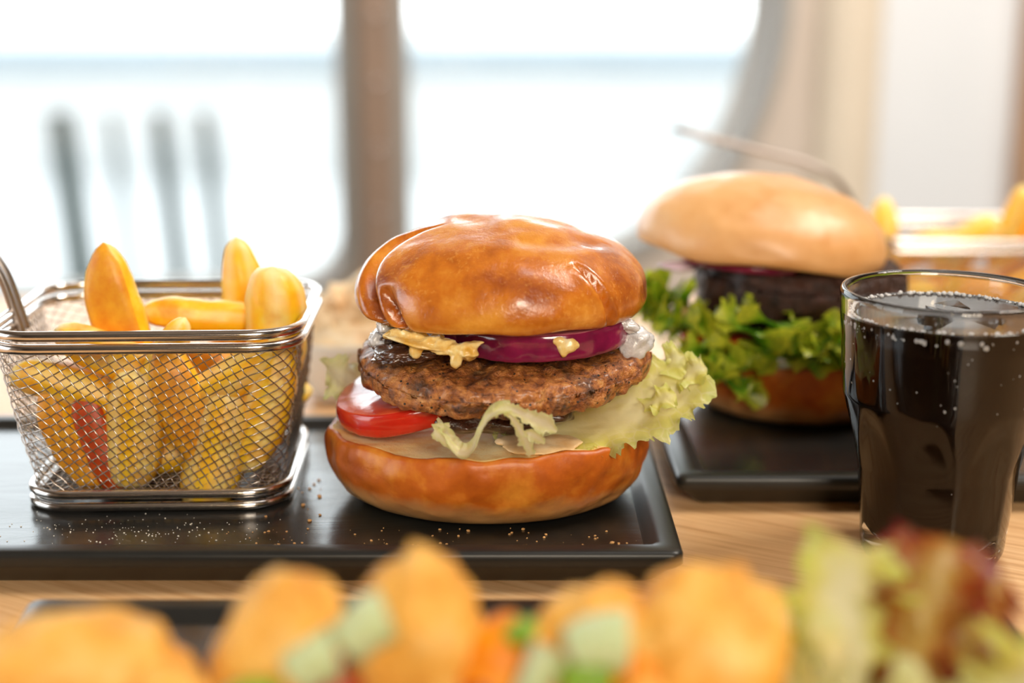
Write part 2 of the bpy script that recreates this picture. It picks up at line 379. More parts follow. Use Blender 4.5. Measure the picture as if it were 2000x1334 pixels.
# ------------------------------------------------------------------ room and view outside
def struct(name, v, f, mat, parent=None, **k):
    o = mk(name, v, f, mat, parent, smooth=False, **k)
    if parent is None: o['kind'] = 'structure'
    return o
WA = math.radians(12); WE = np.array([math.cos(WA), math.sin(WA), 0]); WN = np.array([-math.sin(WA), math.cos(WA), 0]); WP = np.array([-13.1, 94.0, 0])
def wl(s, d, z): return WP+WE*s+WN*d+np.array([0, 0, z])
def wbox(s0, s1, d0, d1, z0, z1):
    v, f = box(s0, s1, d0, d1, z0, z1)
    return np.array([wl(*p) for p in v]), f
def extrude_outline(loops, d0, d1):
    """filled outline with holes in the window wall's own plane, extruded from depth d0 to d1"""
    cu = bpy.data.curves.new('outline', 'CURVE'); cu.dimensions = '2D'; cu.fill_mode = 'BOTH'; cu.extrude = (d1-d0)/2
    for lp in loops:
        sp = cu.splines.new('POLY'); sp.points.add(len(lp)-1); sp.use_cyclic_u = True
        for p, (a, b) in zip(sp.points, lp): p.co = (a, b, 0, 1)
    ob = bpy.data.objects.new('outline', cu); COL.objects.link(ob)
    me = bpy.data.meshes.new_from_object(ob.evaluated_get(bpy.context.evaluated_depsgraph_get()))
    v = np.array([x.co[:] for x in me.vertices]); f = [tuple(p.vertices) for p in me.polygons]
    bpy.data.objects.remove(ob); bpy.data.curves.remove(cu); bpy.data.meshes.remove(me)
    return np.array([wl(a, (d0+d1)/2+c, b) for a, b, c in v]), f
PANES = [(-150.0, -3.2, -11.5, 62.0, 5.0), (2.4, 41.5, -9.5, 62.0, 17.5)]
def rounded(s0, s1, z0, z1, r):
    if r < 10:
        o = rrect(s1-s0, z1-z0, r, 16); return [(a+(s0+s1)/2, b+(z0+z1)/2) for a, b in o]
    a = np.linspace(0, PI/2, 28); rx, rz = 21.0*r/17.5, 27.0*r/17.5                # broad elliptic corners on the right side only
    return [(s0, z1), (s0, z0)]+[(s1-rx+rx*math.sin(k), z0+rz-rz*math.cos(k)) for k in a]+[(s1-rx+rx*math.cos(k), z1-rz+rz*math.sin(k)) for k in a]
holes = [rounded(*p) for p in PANES]
v, f = extrude_outline([[(-240, -75), (190, -75), (190, 170), (-240, 170)]]+holes, 0, 9)
struct('wall_back', v, f, M['wall'])
for i, p in enumerate(PANES):
    s0, s1, z0, z1, r = p
    fr = thing('window_%d' % (i+1), '', '', wl((s0+s1)/2, 0, z0)); del fr['label']; del fr['category']; fr['kind'] = 'structure'
    v, f = extrude_outline([rounded(s0-1.1, s1+1.1, z0-1.1, z1+1.1, r+1.1), rounded(s0+0.7, s1-0.7, z0+0.7, z1-0.7, r-0.7)], -0.6, 1.2)
    struct('window_frame', v, f, M['gasket'], fr)
    v, f = extrude_outline([rounded(s0, s1, z0, z1, r)], 3.0, 3.4)
    struct('pane', v, f, M['pane'], fr)
# bronze mullion and lower rail screwed on the wall between the two panes
v, f = wbox(-1.9, 1.3, -2.2, 0.0, -13, 84)
mul = struct('trim_1', v, f, M['frame'])
for z in np.arange(-10, 80, 6.3):
    v, f = ico(2); v = v*np.array([0.35, 0.35, 0.35])+wl(-0.2, -2.25, z)
    mk('screw_head', v, f, M['steel'], mul)
v, f = wbox(-160, -1.9, -1.6, 0.0, -17.5, -12.8); struct('trim_2', v, f, M['frame'])
# half round cream pilaster, white wall return and brown door post on the right
th = np.linspace(PI, 2*PI, 24)
vv = [wl(49+3.6*math.cos(a), 3.0*math.sin(a), z) for z in (-75, 170) for a in th]
struct('trim_3', vv, grid_faces(2, 24, False), M['cream'])
v, f = wbox(51.5, 67.3, -1.8, 0, -75, 170); struct('wall_right', v, f, M['white_wall'])
v, f = wbox(67.3, 84, -4.5, 0, -75, 170); struct('trim_4', v, f, M['brown_trim'])
v, f = box(-300, 300, -290, 230, -77, -75); struct('floor', v, f, M['floor'])
v, f = box(-300, 300, -290, 230, 170, 172); struct('ceiling', v, f, M['ceiling'])
parts = [box(-192, -190, -290, 160, -75, -8), box(-192, -190, -290, 160, 120, 170), box(-192, -190, -290, -110, -8, 120), box(-192, -190, 78, 160, -8, 120)]
v, f = join(parts); struct('wall_left', v, f, M['wall'])
w3 = thing('window_3', '', '', (-190, -16, -8)); del w3['label']; del w3['category']; w3['kind'] = 'structure'
v, f = join([box(-193, -188, -112, 80, -11, -7), box(-193, -188, -112, 80, 118, 122), box(-193, -188, -112, -107, -7, 118), box(-193, -188, 75, 80, -7, 118), box(-193, -188, -19, -13, -7, 118)]); struct('window_frame', v, f, M['frame'], w3)
v, f = box(-191.2, -190.8, -109, 77, -8, 119); struct('pane', v, f, M['pane'], w3)
v, f = box(174, 176, -290, 160, -75, 170); struct('wall_far_right', v, f, M['dark_wall'])
v, f = box(-300, 300, -292, -290, -75, 170); struct('wall_front', v, f, M['dark_wall'])

# outside: paving, a low white garden wall with a blue-grey coping, dark posts
v, f = box(-3000, 3000, 160, 5000, -102, -100); struct('ground', v, f, M['paving'])
gw = thing('garden_wall', 'low pale garden wall with blue-grey coping far outside the window', 'wall', (-200, 900, -100))
v, f = box(-1400, 900, 895, 925, -100, -32); mk('wall_body', v, f, M['white_paint'], gw, False)
v, f = box(-1400, 900, 888, 932, -32, -17); mk('coping', v, f, M['coping'], gw, False)
POSTS = [(-140.5, 9.5), (-124.5, 3.5), (-109.5, 7.0), (-96, 6.0)]
for (x, w), lb in zip(POSTS, ('widest dark post outside the left window, first from the left', 'thin faint post outside, second from the left',
                              'dark post outside the left window, third from the left', 'dark post outside the left window, nearest the mullion')):
    v, f = box(x-w/2, x+w/2, 398, 402, -100, -19); v[:4, 0] += 5.0; v[4:, 0] = x+(v[4:, 0]-x)*0.8
    bm = bmesh.new(); vs = [bm.verts.new(tuple(p)) for p in v]; [bm.faces.new([vs[i] for i in q]) for q in f]
    bmesh.ops.bevel(bm, geom=bm.edges[:], offset=0.6, segments=2, affect='EDGES')
    bm.verts.index_update(); v = [p.co[:] for p in bm.verts]; f = [tuple(p.index for p in q.verts) for q in bm.faces]; bm.free()
    o = mk('fence_post', v, f, M['post'], None, False, origin=(x, 400, -100)); tag(o, lb, 'post', 'dark posts outside the window')

# ------------------------------------------------------------------ table
tb = thing('dining_table', 'oak veneer dining table with diagonal grain under the trays', 'table', (0, -6, -75))
o2 = rrect(150, 84, 2.0, 6); lay = []
for ins, z in ((0.3, -3.0), (0, -2.7), (0, -0.25), (0.25, 0.0)):
    k = rrect(150-2*ins, 84-2*ins, 2.0, 6); lay.append(np.column_stack([k[:, 0], k[:, 1]-6, np.full(len(k), z)]))
n = len(o2); v = np.concatenate(lay); f = grid_faces(4, n)+[tuple(range(n))[::-1], tuple(range(3*n, 4*n))]
mk('tabletop', v, f, M['wood'], tb, False)
for x in (-66, 66):
    for y in (-42, 30):
        v, f, _t, _r = lathe([(0.01, -75), (2.2, -75), (2.4, -73), (3.2, -3.0), (0.01, -3.0)], 20); v = v+np.array([x, y, 0]); mk('leg', v, f, M['dark_wood'], tb)

# ------------------------------------------------------------------ slate trays
def tray(label, x0, x1, y0, y1):
    w, d = x1-x0, y1-y0; c = np.array([(x0+x1)/2, (y0+y1)/2, 0])
    t = thing('slate_tray', label, 'tray', c, 0, 'black slate serving trays')
    prof = [(0.9, 0.0), (0.75, 0.12), (0.35, 0.55), (0.12, 0.72), (0.0, 0.85), (0.0, 1.14), (0.06, 1.24), (0.16, 1.28), (0.62, 1.28), (0.74, 1.24), (1.0, 1.04), (1.1, 1.0)]
    rings = []
    for ins, z in prof:
        k = rrect(w-2*ins, d-2*ins, max(0.12, 0.35-ins*0.15), 5); rings.append(np.column_stack([k, np.full(len(k), z)]))
    n = len(rings[0]); v = np.concatenate(rings)+c
    f = grid_faces(len(prof), n)+[tuple(range(n))[::-1]]
    mk('rim', v, f, M['slate_edge'], t, True)
    k = rings[-1]+c; mk('tray_floor', k, [tuple(range(n))], M['slate'], t, False)
    return t
tray('long black slate tray under the front burger and chip basket', -21.5, 5.15, -6.3, 8.0)
tray('black slate tray under the rear burger, behind the cola glass', 5.7, 32.0, 0.5, 16.0)
tray('black slate tray of breaded nuggets, cut by the bottom of the photo', -13.3, 13.4, -25.5, -9.5)
ZT = 1.0                                   # tray floor height

# ------------------------------------------------------------------ buns, patties
def dseg(px, py, poly):
    best = np.full(len(px), 1e9); tt = np.zeros(len(px))
    for i in range(len(poly)-1):
        a, b = np.array(poly[i]), np.array(poly[i+1]); ab = b-a; L = (ab**2).sum()
        t = np.clip(((px-a[0])*ab[0]+(py-a[1])*ab[1])/L, 0, 1)
        d = np.hypot(px-a[0]-t*ab[0], py-a[1]-t*ab[1]); m = d < best
        best = np.where(m, d, best); tt = np.where(m, (i+t)/(len(poly)-1), tt)
    return best, tt
def bun_top(c, rx, ry, h, grooves=(), seed=0, n=260, tilt=(0, 0), lip=0.17, amp=0.10, asym=0.0, pw=0.78):
    rows = [(0.001, 0), (0.3, 0.0), (0.6, 0.0), (0.8, 0), (0.9, 0), (0.945, 0.0)]
    for k in range(1, 9):
        a = PI/2*k/8; rows.append((0.945+0.055*math.sin(a), lip*(1-math.cos(a))))
    nb = len(rows)
    for k in range(1, 80):
        b = PI/2*k/79; rows.append((max(0.001, math.cos(b)**pw), lip+(1-lip)*math.sin(b)**1.0))
    v, f, T, R = lathe(rows, n)
    p = v*np.array([rx, ry, h])
    # position on the dome for grooves: angle in degrees, height 0..1
    deg = np.degrees(T); zz = v[:, 2]
    nrm = p/np.array([rx, ry, h])**2*np.array([1, 1, 1.0]); nrm[:, 2] = np.where(R < 6, -1e-6, nrm[:, 2]); nrm /= np.maximum(np.linalg.norm(nrm, axis=1, keepdims=True), 1e-9)
    disp = amp*fbm(p*0.42+seed*7.7, 3, seed)*np.clip(zz*6, 0, 1)
    for poly, depth, width, side in grooves:
        dd, t = dseg(deg*rx*PI/180*0.8, zz*h*1.4, [(a*rx*PI/180*0.8, z*h*1.4) for a, z in poly])
        tap = np.sin(np.clip(t*0.86+0.14, 0, 1)*PI)**0.6
        disp = disp-depth*tap*np.exp(-(dd/width)**2)+side*tap*np.exp(-((dd-2.2*width)/(1.8*width))**2)
    p = p+nrm*(disp*(R >= 6))[:, None]
    rim = np.clip(1-zz*5, 0, 1)*(R >= 4)                               # uneven lower lip
    p[:, 2] += rim*0.14*fbm(np.column_stack([np.cos(T), np.sin(T), 0*T])*1.7+seed, 2, seed+3)
    p[:, 2] += asym*np.clip(-np.cos(T), 0, 1)*rim
    p = rot(p, tilt[0], tilt[1], 0)+np.array(c)
    mi = [0 if (i//n) >= 5 else 1 for i in range(len(f))]
    return p, f, mi
def bun_heel(c, rx, ry, z0, zf, zs, zb, seed=0, n=240, bx=0.70):
    """lower half: flat base, rounded crust side, cut rim whose height runs from zf at the front over zs to zb behind"""
    rows = [(0.001, 0.0), (0.4, 0), (bx*0.9, 0.0), (bx, 0.02)]
    for k in range(1, 26):
        a = k/25*PI/2; rows.append((bx+(1-bx)*math.sin(a)**0.85, 0.02+0.80*(1-math.cos(a))**0.92))
    rows += [(0.998, 0.88), (0.992, 0.94), (0.98, 0.985), (0.955, 1.0), (0.93, 1.0)]
    side = len(rows)-2
    rows += [(0.86, 0.985), (0.75, 0.97), (0.55, 0.96), (0.3, 0.955), (0.001, 0.955)]
    v, f, T, R = lathe(rows, n)
    rr = np.hypot(v[:, 0], v[:, 1]); s = np.sin(T)
    top = np.where(s < 0, zs+(zf-zs)*(-s)*rr, zs+(zb-zs)*s*rr)
    wob = 0.10*fbm(np.column_stack([np.cos(T)*1.8, np.sin(T)*1.8, 0*T])+seed, 3, seed)+0.05*fbm(np.column_stack([np.cos(T)*7, np.sin(T)*7, 0*T]), 2, seed+5)
    z = z0+v[:, 2]*(top+wob*np.clip((v[:, 2]-0.5)*2, 0, 1)*rr-z0)
    p = np.column_stack([v[:, 0]*rx, v[:, 1]*ry, z])
    b = (fbm(p*0.5+seed, 3, seed)*0.14+fbm(p*1.5+seed, 3, seed+2)*0.05)*np.clip(v[:, 2]*4, 0, 1)*(R <= side)
    out = np.column_stack([np.cos(T), np.sin(T), 0*T]); p = p+out*b[:, None]
    cr = (R > side)
    p[:, 2] += cr*(0.05*fbm(p*2.2, 3, seed+9)-0.03)
    p = p+np.array([c[0], c[1], 0])
    mi = [0 if (i//n) < side else 1 for i in range(len(f))]
    return p, f, mi
def patty(c, rx, ry, h, seed=0, n=420, tilt=(0, 0), amp=0.15, crag=1.0):
    rows = [(0.001, -0.5)]+[(r, -0.5) for r in (0.2, 0.4, 0.6, 0.75, 0.85, 0.91)]
    for k in range(0, 21):
        a = -PI/2+PI*k/20; rows.append((0.93+0.07*math.cos(a)**0.8 if abs(a) < 1.57 else 0.93, 0.5*math.sin(a)))
    rows += [(r, 0.5) for r in np.linspace(0.91, 0.02, 50)]+[(0.001, 0.5)]
    v, f, T, R = lathe(rows, n); p = v*np.array([rx, ry, h])
    N = np.column_stack([np.cos(T)*0.8, np.sin(T)*0.8, np.sign(v[:, 2])*0.6]); N = np.where(np.abs(v[:, 2:3]) > 0.48, np.array([0, 0, 1.0])*np.sign(v[:, 2:3]), N)
    big = fbm(np.column_stack([np.cos(T)*1.5, np.sin(T)*1.5, 0*T])+seed, 3, seed)
    p[:, :2] *= (1+0.045*big)[:, None]
    d = amp*fbm(p*1.1+seed, 4, seed+1)+crag*0.11*(np.abs(fbm(p*2.2, 4, seed+4))-0.3)-crag*0.22*np.clip(vnoise(p*3.1, seed+8)-0.2, 0, 1)
    edge = np.clip(np.hypot(v[:, 0], v[:, 1])-0.80, 0, 0.2)/0.2
    p = p+N*d[:, None]; p[:, 2] -= np.where(v[:, 2] > 0.2, 0.22*h*edge**2, 0)
    return rot(p, tilt[0], tilt[1], 0)+np.array(c), f
def disc(c, r, h, rotd=(0, 0, 0), seed=0, n=120, ry=None, round_=0.12, amp=0.03, hole=0.0):
    rows = [(max(hole, 0.001), -h/2), (r*0.5, -h/2), (r-round_, -h/2)]
    for k in range(1, 12):
        a = -PI/2+PI*k/12; rows.append((r-round_+round_*math.cos(a), (h/2-0.0)*math.sin(a) if True else 0))
    rows += [(r-round_, h/2), (r*0.75, h/2), (r*0.5, h/2-0.02), (r*0.25, h/2-0.03), (max(hole, 0.001), h/2-0.03)]
    v, f, T, R = lathe(rows, n)
    if hole: f += [((len(rows)-1)*n+i, (len(rows)-1)*n+(i+1) % n, (i+1) % n, i) for i in range(n)]
    v = v+amp*np.stack([fbm(v*0.9+seed+k*9, 3, seed+k) for k in range(3)], 1)
    if ry: v[:, 1] *= ry/r
    mi = [0 if (i//n) < 13 else 1 for i in range(len(f))]
    return rot(v, *rotd)+np.array(c), f, mi
def leaf(path, widths, side, ruffle=0.3, freq=3.0, teeth=0.15, cup=0.0, seed=0, ns=110, nt=33, power=2.0, tfreq=None, roll=None):
    """a blade along path, half-widths left/right of the rib, ruffled and toothed towards its margin"""
    C = catmull(path, ns); s = np.linspace(0, 1, ns)
    T = np.gradient(C, axis=0); T /= np.maximum(np.linalg.norm(T, axis=1, keepdims=True), 1e-9)
    L = np.concatenate([[0], np.cumsum(np.linalg.norm(np.diff(C, axis=0), axis=1))])
    sd = np.asarray(side, float); sd = np.array([[interp(a, sd[:, k]) for k in range(3)] for a in s]) if sd.ndim == 2 else np.tile(sd, (ns, 1))
    sd = sd-T*(sd*T).sum(1, keepdims=True); sd /= np.maximum(np.linalg.norm(sd, axis=1, keepdims=True), 1e-9)
    N = np.cross(T, sd)
    w = interp(s, widths) if not isinstance(widths, tuple) else None
    wl_, wr_ = (interp(s, widths[0]), interp(s, widths[1])) if isinstance(widths, tuple) else (w, w)
    t = np.linspace(-1, 1, nt); SS, TT = np.meshgrid(np.arange(ns), t, indexing='ij')
    LL = L[SS]; W = np.where(TT < 0, wl_[SS], wr_[SS]); A = np.abs(TT)
    tf = tfreq or freq*2.3
    q = np.column_stack([LL.ravel()*tf, np.sign(TT).ravel()*5.3, np.full(LL.size, seed*3.7)])
    tooth = vnoise(q, seed).reshape(LL.shape)+0.6*vnoise(q*2.3, seed+1).reshape(LL.shape)
    W2 = W*(1+teeth*tooth*A**6)
    ph = seed*1.7+np.where(TT < 0, 1.3, 0)
    wob = np.sin(LL*freq+ph+1.5*vnoise(q*0.35, seed+2).reshape(LL.shape))+0.5*np.sin(LL*freq*2.17+ph*2+TT*2.0)
    up = cup*TT**2*W+ruffle*A**power*wob*np.minimum(1, W/0.6)
    alng = ruffle*0.6*A**power*np.cos(LL*freq*1.3+ph)
    P = C[SS]+sd[SS]*(W2*TT)[..., None]+N[SS]*up[..., None]+T[SS]*alng[..., None]
    P = P.reshape(-1, 3)+0.04*np.stack([fbm(P.reshape(-1, 3)*1.8+9*k, 2, seed+k) for k in range(3)], 1)
    ed = np.clip(A**1.3*0.85+0.25*np.clip((SS/ns-0.75)*4, 0, 1), 0, 1)
    return P, grid_faces(ns, nt, False), {'edge': ed.ravel()}

def melt(o, voxel, it=6):
    m = o.modifiers.new('fuse', 'REMESH'); m.mode = 'VOXEL'; m.voxel_size = voxel*U; m.use_smooth_shade = True
    s = o.modifiers.new('soften', 'SMOOTH'); s.iterations = it; s.factor = 0.5
    return o
# ------------------------------------------------------------------ front burger
B = thing('burger', 'glossy brioche beef burger with red onion and tomato, in sharp focus', 'burger', (-0.8, 0, ZT), 0, 'burgers on the slate trays')
v, f, mi = bun_heel((-0.8, 0), 5.5, 4.55, ZT, 3.60, 3.32, 3.1, 3)
mk('bottom_bun', v, f, [M['heel'], M['crumb']], B, True, mi)
gr = [([(217, -0.02), (210, 0.22), (200, 0.48), (192, 0.74), (188, 0.9)], 1.15, 0.28, 0.03),
      ([(230, -0.02), (226, 0.18), (219, 0.40)], 0.60, 0.20, 0.0),
      ([(316, -0.02), (313, 0.25), (309, 0.50), (305, 0.66)], 0.30, 0.10, 0.08),
      ([(285, 0.86), (330, 0.80), (350, 0.74)], 0.10, 0.25, 0.0)]
v, f, mi = bun_top((-0.36, 0.1, 7.5), 4.85, 4.3, 2.95, gr, 2, tilt=(1.5, 0), pw=1.0, lip=0.13)
mk('top_bun', v, f, [M['crust'], M['crumb']], B, True, mi)
v, f = patty((-0.2, -0.1, 5.78), 4.85, 4.35, 1.02, 5, tilt=(7.0, -1.2), amp=0.13, crag=0.75)
mk('patty', v, f, M['patty'], B)
v, f, mi = disc((0.95, -0.9, 6.86), 2.85, 0.86, (1.5, -3.0, 0), 4, ry=2.5, round_=0.10)
mk('onion_slice', v, f, [M['onion'], M['onion_top']], B, True, mi)
v, f, mi = disc((-1.6, 0.9, 6.82), 2.5, 0.6, (2, 4, 0), 9, round_=0.1)
mk('onion_slice', v, f, [M['onion'], M['onion_top']], B, True, mi)
v, f, mi = disc((-3.35, -0.35, 4.5), 2.55, 0.8, (6, -12, 0), 6, round_=0.16)
mk('tomato_slice', v, f, [M['tomato_skin'], M['tomato_flesh']], B, True, mi)
v, f, mi = disc((1.2, 1.4, 4.2), 2.5, 0.7, (2, 3, 0), 8, round_=0.16)
mk('tomato_slice', v, f, [M['tomato_skin'], M['tomato_flesh']], B, True, mi)
# leaf sweeping out to the right with a frilled tip
v, f, a = leaf([(-0.6, -1.9, 3.75), (1.2, -2.1, 3.75), (3.0, -1.9, 3.95), (4.6, -1.4, 4.45), (5.75, -0.9, 5.0), (6.15, -0.6, 5.35)],
               ([0.5, 1.25, 1.55, 1.45, 1.0, 0.45], [0.7, 1.5, 1.9, 2.0, 1.7, 0.7]), [(0, 0.95, 0.2), (0, 0.9, 0.35), (-0.1, 0.8, 0.6), (-0.2, 0.75, 0.6)], 0.20, 3.4, 0.20, 0.10, 3, ns=170, nt=61, power=3.5, tfreq=7)
mk('lettuce_leaf', v, f, M['lettuce'], B, True, attr=a, label='pale lettuce leaf fanning out to the right')
for k, (c0, sz) in enumerate((((6.05, -0.75, 5.35), 1.0), ((5.5, -0.2, 5.55), 0.9), ((5.05, -1.75, 4.75), 0.8))):
    pth = [np.array(c0)+sz*np.array(q) for q in ((-0.9, 0.3, -0.45), (-0.4, 0.1, -0.1), (0, 0, 0.1), (0.35, 0.1, 0.15))]
    v, f, a = leaf(pth, [0.35*sz, 0.75*sz, 0.75*sz, 0.4*sz], (0.1, 0.8, 0.55), 0.26, 7.5, 0.35, 0.1, 11+k, ns=90, nt=41, power=1.8, tfreq=12)
    mk('lettuce_frill', v, f, M['lettuce'], B, True, attr=a)
v, f, a = leaf([(-3.6, 1.6, 3.9), (-5.0, 1.5, 4.2), (-5.9, 1.2, 4.7), (-6.35, 1.0, 5.0)], [0.9, 1.1, 1.0, 0.5], (0, 0.8, 0.6), 0.28, 6, 0.3, 0.05, 5, ns=90, nt=41, tfreq=10)
mk('lettuce_frill', v, f, M['lettuce_white'], B, True, attr=a)
# curled sprig hanging over the front of the patty
SPR = [([(-2.3, -3.9, 4.75), (-2.05, -4.7, 4.62), (-1.85, -5.0, 4.30), (-1.60, -5.1, 4.04), (-1.30, -5.1, 4.02), (-1.06, -5.15, 4.30), (-0.90, -5.2, 4.75), (-0.70, -5.25, 5.15), (-0.38, -5.25, 5.40), (-0.02, -5.2, 5.46)],
        [0.06, 0.16, 0.24, 0.28, 0.26, 0.22, 0.19, 0.20, 0.24, 0.20], (0, 0.75, 0.65), 0.02, 4, 0.06, 0.5),
       ([(-0.55, -5.25, 5.28), (-0.22, -5.32, 5.48), (0.22, -5.35, 5.36), (0.62, -5.32, 5.14), (1.0, -5.28, 4.98), (1.34, -5.2, 4.72)], [0.12, 0.20, 0.19, 0.24, 0.32, 0.06], (0, 0.35, 0.95), 0.03, 6, 0.40, 0.3),
       ([(-0.15, -5.3, 5.40), (0.12, -5.4, 5.06), (0.33, -5.45, 4.68), (0.47, -5.42, 4.36), (0.58, -5.38, 4.02)], [0.12, 0.11, 0.12, 0.22, 0.10], (0.9, 0.1, 0.35), 0.02, 6, 0.5, 0.3),
       ([(0.30, -5.42, 4.70), (0.52, -5.45, 4.74), (0.78, -5.42, 4.60), (0.98, -5.38, 4.40)], [0.05, 0.12, 0.18, 0.05], (0.2, 0.3, 0.95), 0.02, 7, 0.5, 0.2),
       ([(-1.62, -5.1, 4.10), (-1.95, -5.05, 4.34), (-2.35, -4.8, 4.62), (-1.9, -4.5, 4.72)], [0.08, 0.17, 0.18, 0.06], (0, 0.6, 0.8), 0.03, 8, 0.3, 0.2)]
for k, (pth, w, sd, rf, fq, te, cp) in enumerate(SPR):
    v, f, a = leaf(pth, w, sd, rf, fq, te, cp, 31+k, ns=140, nt=21, power=2.2, tfreq=6.5)
    v = v-0.02*np.stack([fbm(v*1.8+9*q, 2, 31+k+q) for q in range(3)], 1)
    mk('lettuce_curl', v, f, M['lettuce_white'], B, True, attr=a)
# sauce, dark blobs painted as shade, whitish blobs painted as glare
rs = random.Random(4)
parts = [blob((-2.45+q*0.26+rs.uniform(-.1, .1), -3.05-0.10*q+rs.uniform(-.1, .1), 6.92-0.05*q+rs.uniform(-.04, .08)), (rs.uniform(.25, .5), rs.uniform(.25, .5), rs.uniform(.10, .22)), (rs.uniform(-25, 25), rs.uniform(-20, 30), 0), 0.35, 1.4, q+9, 3) for q in range(-4, 5)]
parts += [blob((-2.7, -2.9, 6.9), (1.2, 0.7, 0.14), (0, 10, 0), 0.15, 0.9, 2, 4), blob((-1.70, -3.58, 6.6), (0.19, 0.16, 0.40), (0, 8, 0), 0.15, 1.0, 7, 4), blob((-1.45, -3.4, 6.9), (0.5, 0.3, 0.12), (0, -10, 0), 0.3, 1.2, 8, 4), blob((-3.0, -3.2, 6.72), (0.22, 0.2, 0.26), (0, 0, 0), 0.2, 1, 6, 3), blob((-3.55, -2.5, 7.05), (0.5, 0.4, 0.2), (0, 0, 0), 0.15, 0.9, 9, 4)]
v, f = join(parts); melt(mk('sauce_dollop', v, f, M['sauce'], B, label='yellow grainy mustard mayonnaise at the left'), 0.045, 3)
v, f = join([blob((1.72, -3.36, 6.9), (0.36, 0.17, 0.24), (0, -12, 0), 0.12, 0.8, 4, 4), blob((1.45, -3.3, 7.05), (0.24, 0.16, 0.15), (0, 0, 0), 0.1, 0.8, 6, 3), blob((1.6, -3.4, 6.75), (0.14, 0.12, 0.2), (0, 0, 0), 0.1, 0.8, 6, 3)]); melt(mk('sauce_drip', v, f, M['sauce'], B, label='yellow drip on the onion rim'), 0.04, 3)
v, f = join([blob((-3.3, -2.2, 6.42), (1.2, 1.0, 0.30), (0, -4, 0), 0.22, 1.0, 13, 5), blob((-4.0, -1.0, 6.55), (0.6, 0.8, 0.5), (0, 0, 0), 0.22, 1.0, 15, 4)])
mk('shade_filler', v, f, M['shade_filler'], B)  # dark blobs added as the shadow between onion and patty
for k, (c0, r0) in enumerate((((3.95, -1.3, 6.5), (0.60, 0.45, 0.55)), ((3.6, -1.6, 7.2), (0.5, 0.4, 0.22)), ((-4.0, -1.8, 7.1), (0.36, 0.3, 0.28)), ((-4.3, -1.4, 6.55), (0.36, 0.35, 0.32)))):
    v, f = blob(c0, r0, (0, 20*k, 0), 0.2, 0.9, 23+k, 4); mk('glare_or_onion_bit', v, f, M['glare_white'], B, label='whitish blob standing in for a glare spot')  # white glare spots modelled as pale blobs at both ends
v, f = join([blob((0.85, -3.3, 3.62), (1.2, 0.6, 0.15), (3, 0, 0), 0.14, 0.9, 33, 4), blob((1.4, -3.0, 3.66), (0.8, 0.6, 0.16), (0, 0, 0), 0.14, 0.9, 31, 4), blob((0.2, -2.8, 3.66), (0.8, 0.5, 0.16), (0, 0, 0), 0.14, 0.9, 37, 4)])
melt(mk('burger_sauce', v, f, M['mayo'], B), 0.06)
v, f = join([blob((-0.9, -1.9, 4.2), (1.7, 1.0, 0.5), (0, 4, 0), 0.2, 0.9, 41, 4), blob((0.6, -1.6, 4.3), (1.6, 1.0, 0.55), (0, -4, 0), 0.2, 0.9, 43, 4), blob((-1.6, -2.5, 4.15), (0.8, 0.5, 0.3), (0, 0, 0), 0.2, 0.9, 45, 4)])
melt(mk('shade_filler', v, f, M['shade_filler'], B, label='dark filler standing in for shade in the gap under the patty'), 0.07)  # dark mass added as the shaded cavity below the patty

# ------------------------------------------------------------------ rear burger
B2 = thing('burger', 'tall burger with pale floury bun and dark patty, behind the cola glass', 'burger', (11.6, 10.6, ZT), 0, 'burgers on the slate trays')
v, f, mi = bun_heel((11.9, 10.6), 4.85, 4.5, ZT, 3.55, 3.45, 3.3, 13, 120)
mk('bottom_bun', v, f, [M['heel'], M['crumb']], B2, True, mi)
v, f, mi = bun_top((9.95, 10.6, 7.35), 5.0, 4.6, 3.15, (), 12, n=140, tilt=(0, 6.5), lip=0.14, amp=0.10, pw=1.0)
mk('top_bun', v, f, [M['pale_bun'], M['crumb']], B2, True, mi)
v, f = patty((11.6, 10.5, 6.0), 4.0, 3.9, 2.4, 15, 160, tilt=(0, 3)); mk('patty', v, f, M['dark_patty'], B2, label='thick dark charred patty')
v, f, mi = disc((9.5, 9.8, 7.25), 2.9, 0.35, (0, 3, 0), 14); mk('onion_slice', v, f, [M['onion'], M['pale_onion']], B2, True, mi)
v, f = blob((6.5, 8.6, 7.1), (0.75, 0.6, 0.18), (0, 4, 0), 0.2, 1, 3, 3); mk('glare_or_onion_bit', v, f, M['pale_onion'], B2, label='pale lilac onion strip at the left')
v, f, mi = disc((8.3, 8.6, 4.35), 1.7, 0.6, (4, 3, 0), 16); mk('tomato_slice', v, f, [M['tomato_skin'], M['tomato_flesh']], B2, True, mi)
v, f = blob((7.0, 8.2, 5.15), (0.6, 0.5, 0.4), (0, 0, 0), 0.2, 1, 5, 3); mk('sauce_dollop', v, f, M['mayo'], B2)
rg = random.Random(5)
FR = [(5.4, 9.4, 4.5, -1), (6.3, 8.2, 4.2, -1), (7.4, 7.2, 3.9, -0.6), (8.5, 6.6, 3.9, -0.3), (9.6, 6.3, 4.0, 0), (10.8, 6.2, 3.9, 0.1), (12.0, 6.2, 3.9, 0.2), (13.2, 6.5, 4.0, 0.4), (14.4, 7.1, 4.1, 0.6),
      (5.9, 8.9, 5.1, -1), (9.0, 6.2, 4.9, -0.2), (9.7, 6.4, 5.2, 0), (8.3, 6.2, 3.0, -0.3), (7.9, 6.6, 3.4, -0.5), (15.4, 8.2, 4.1, 0.9), (5.2, 9.8, 5.3, -1), (5.0, 10.2, 4.9, -1), (6.9, 7.6, 4.5, -0.8), (10.2, 6.2, 4.5, 0.05), (11.6, 6.3, 4.4, 0.1), (12.9, 6.4, 4.5, 0.3), (7.6, 7.0, 3.6, -0.5)]
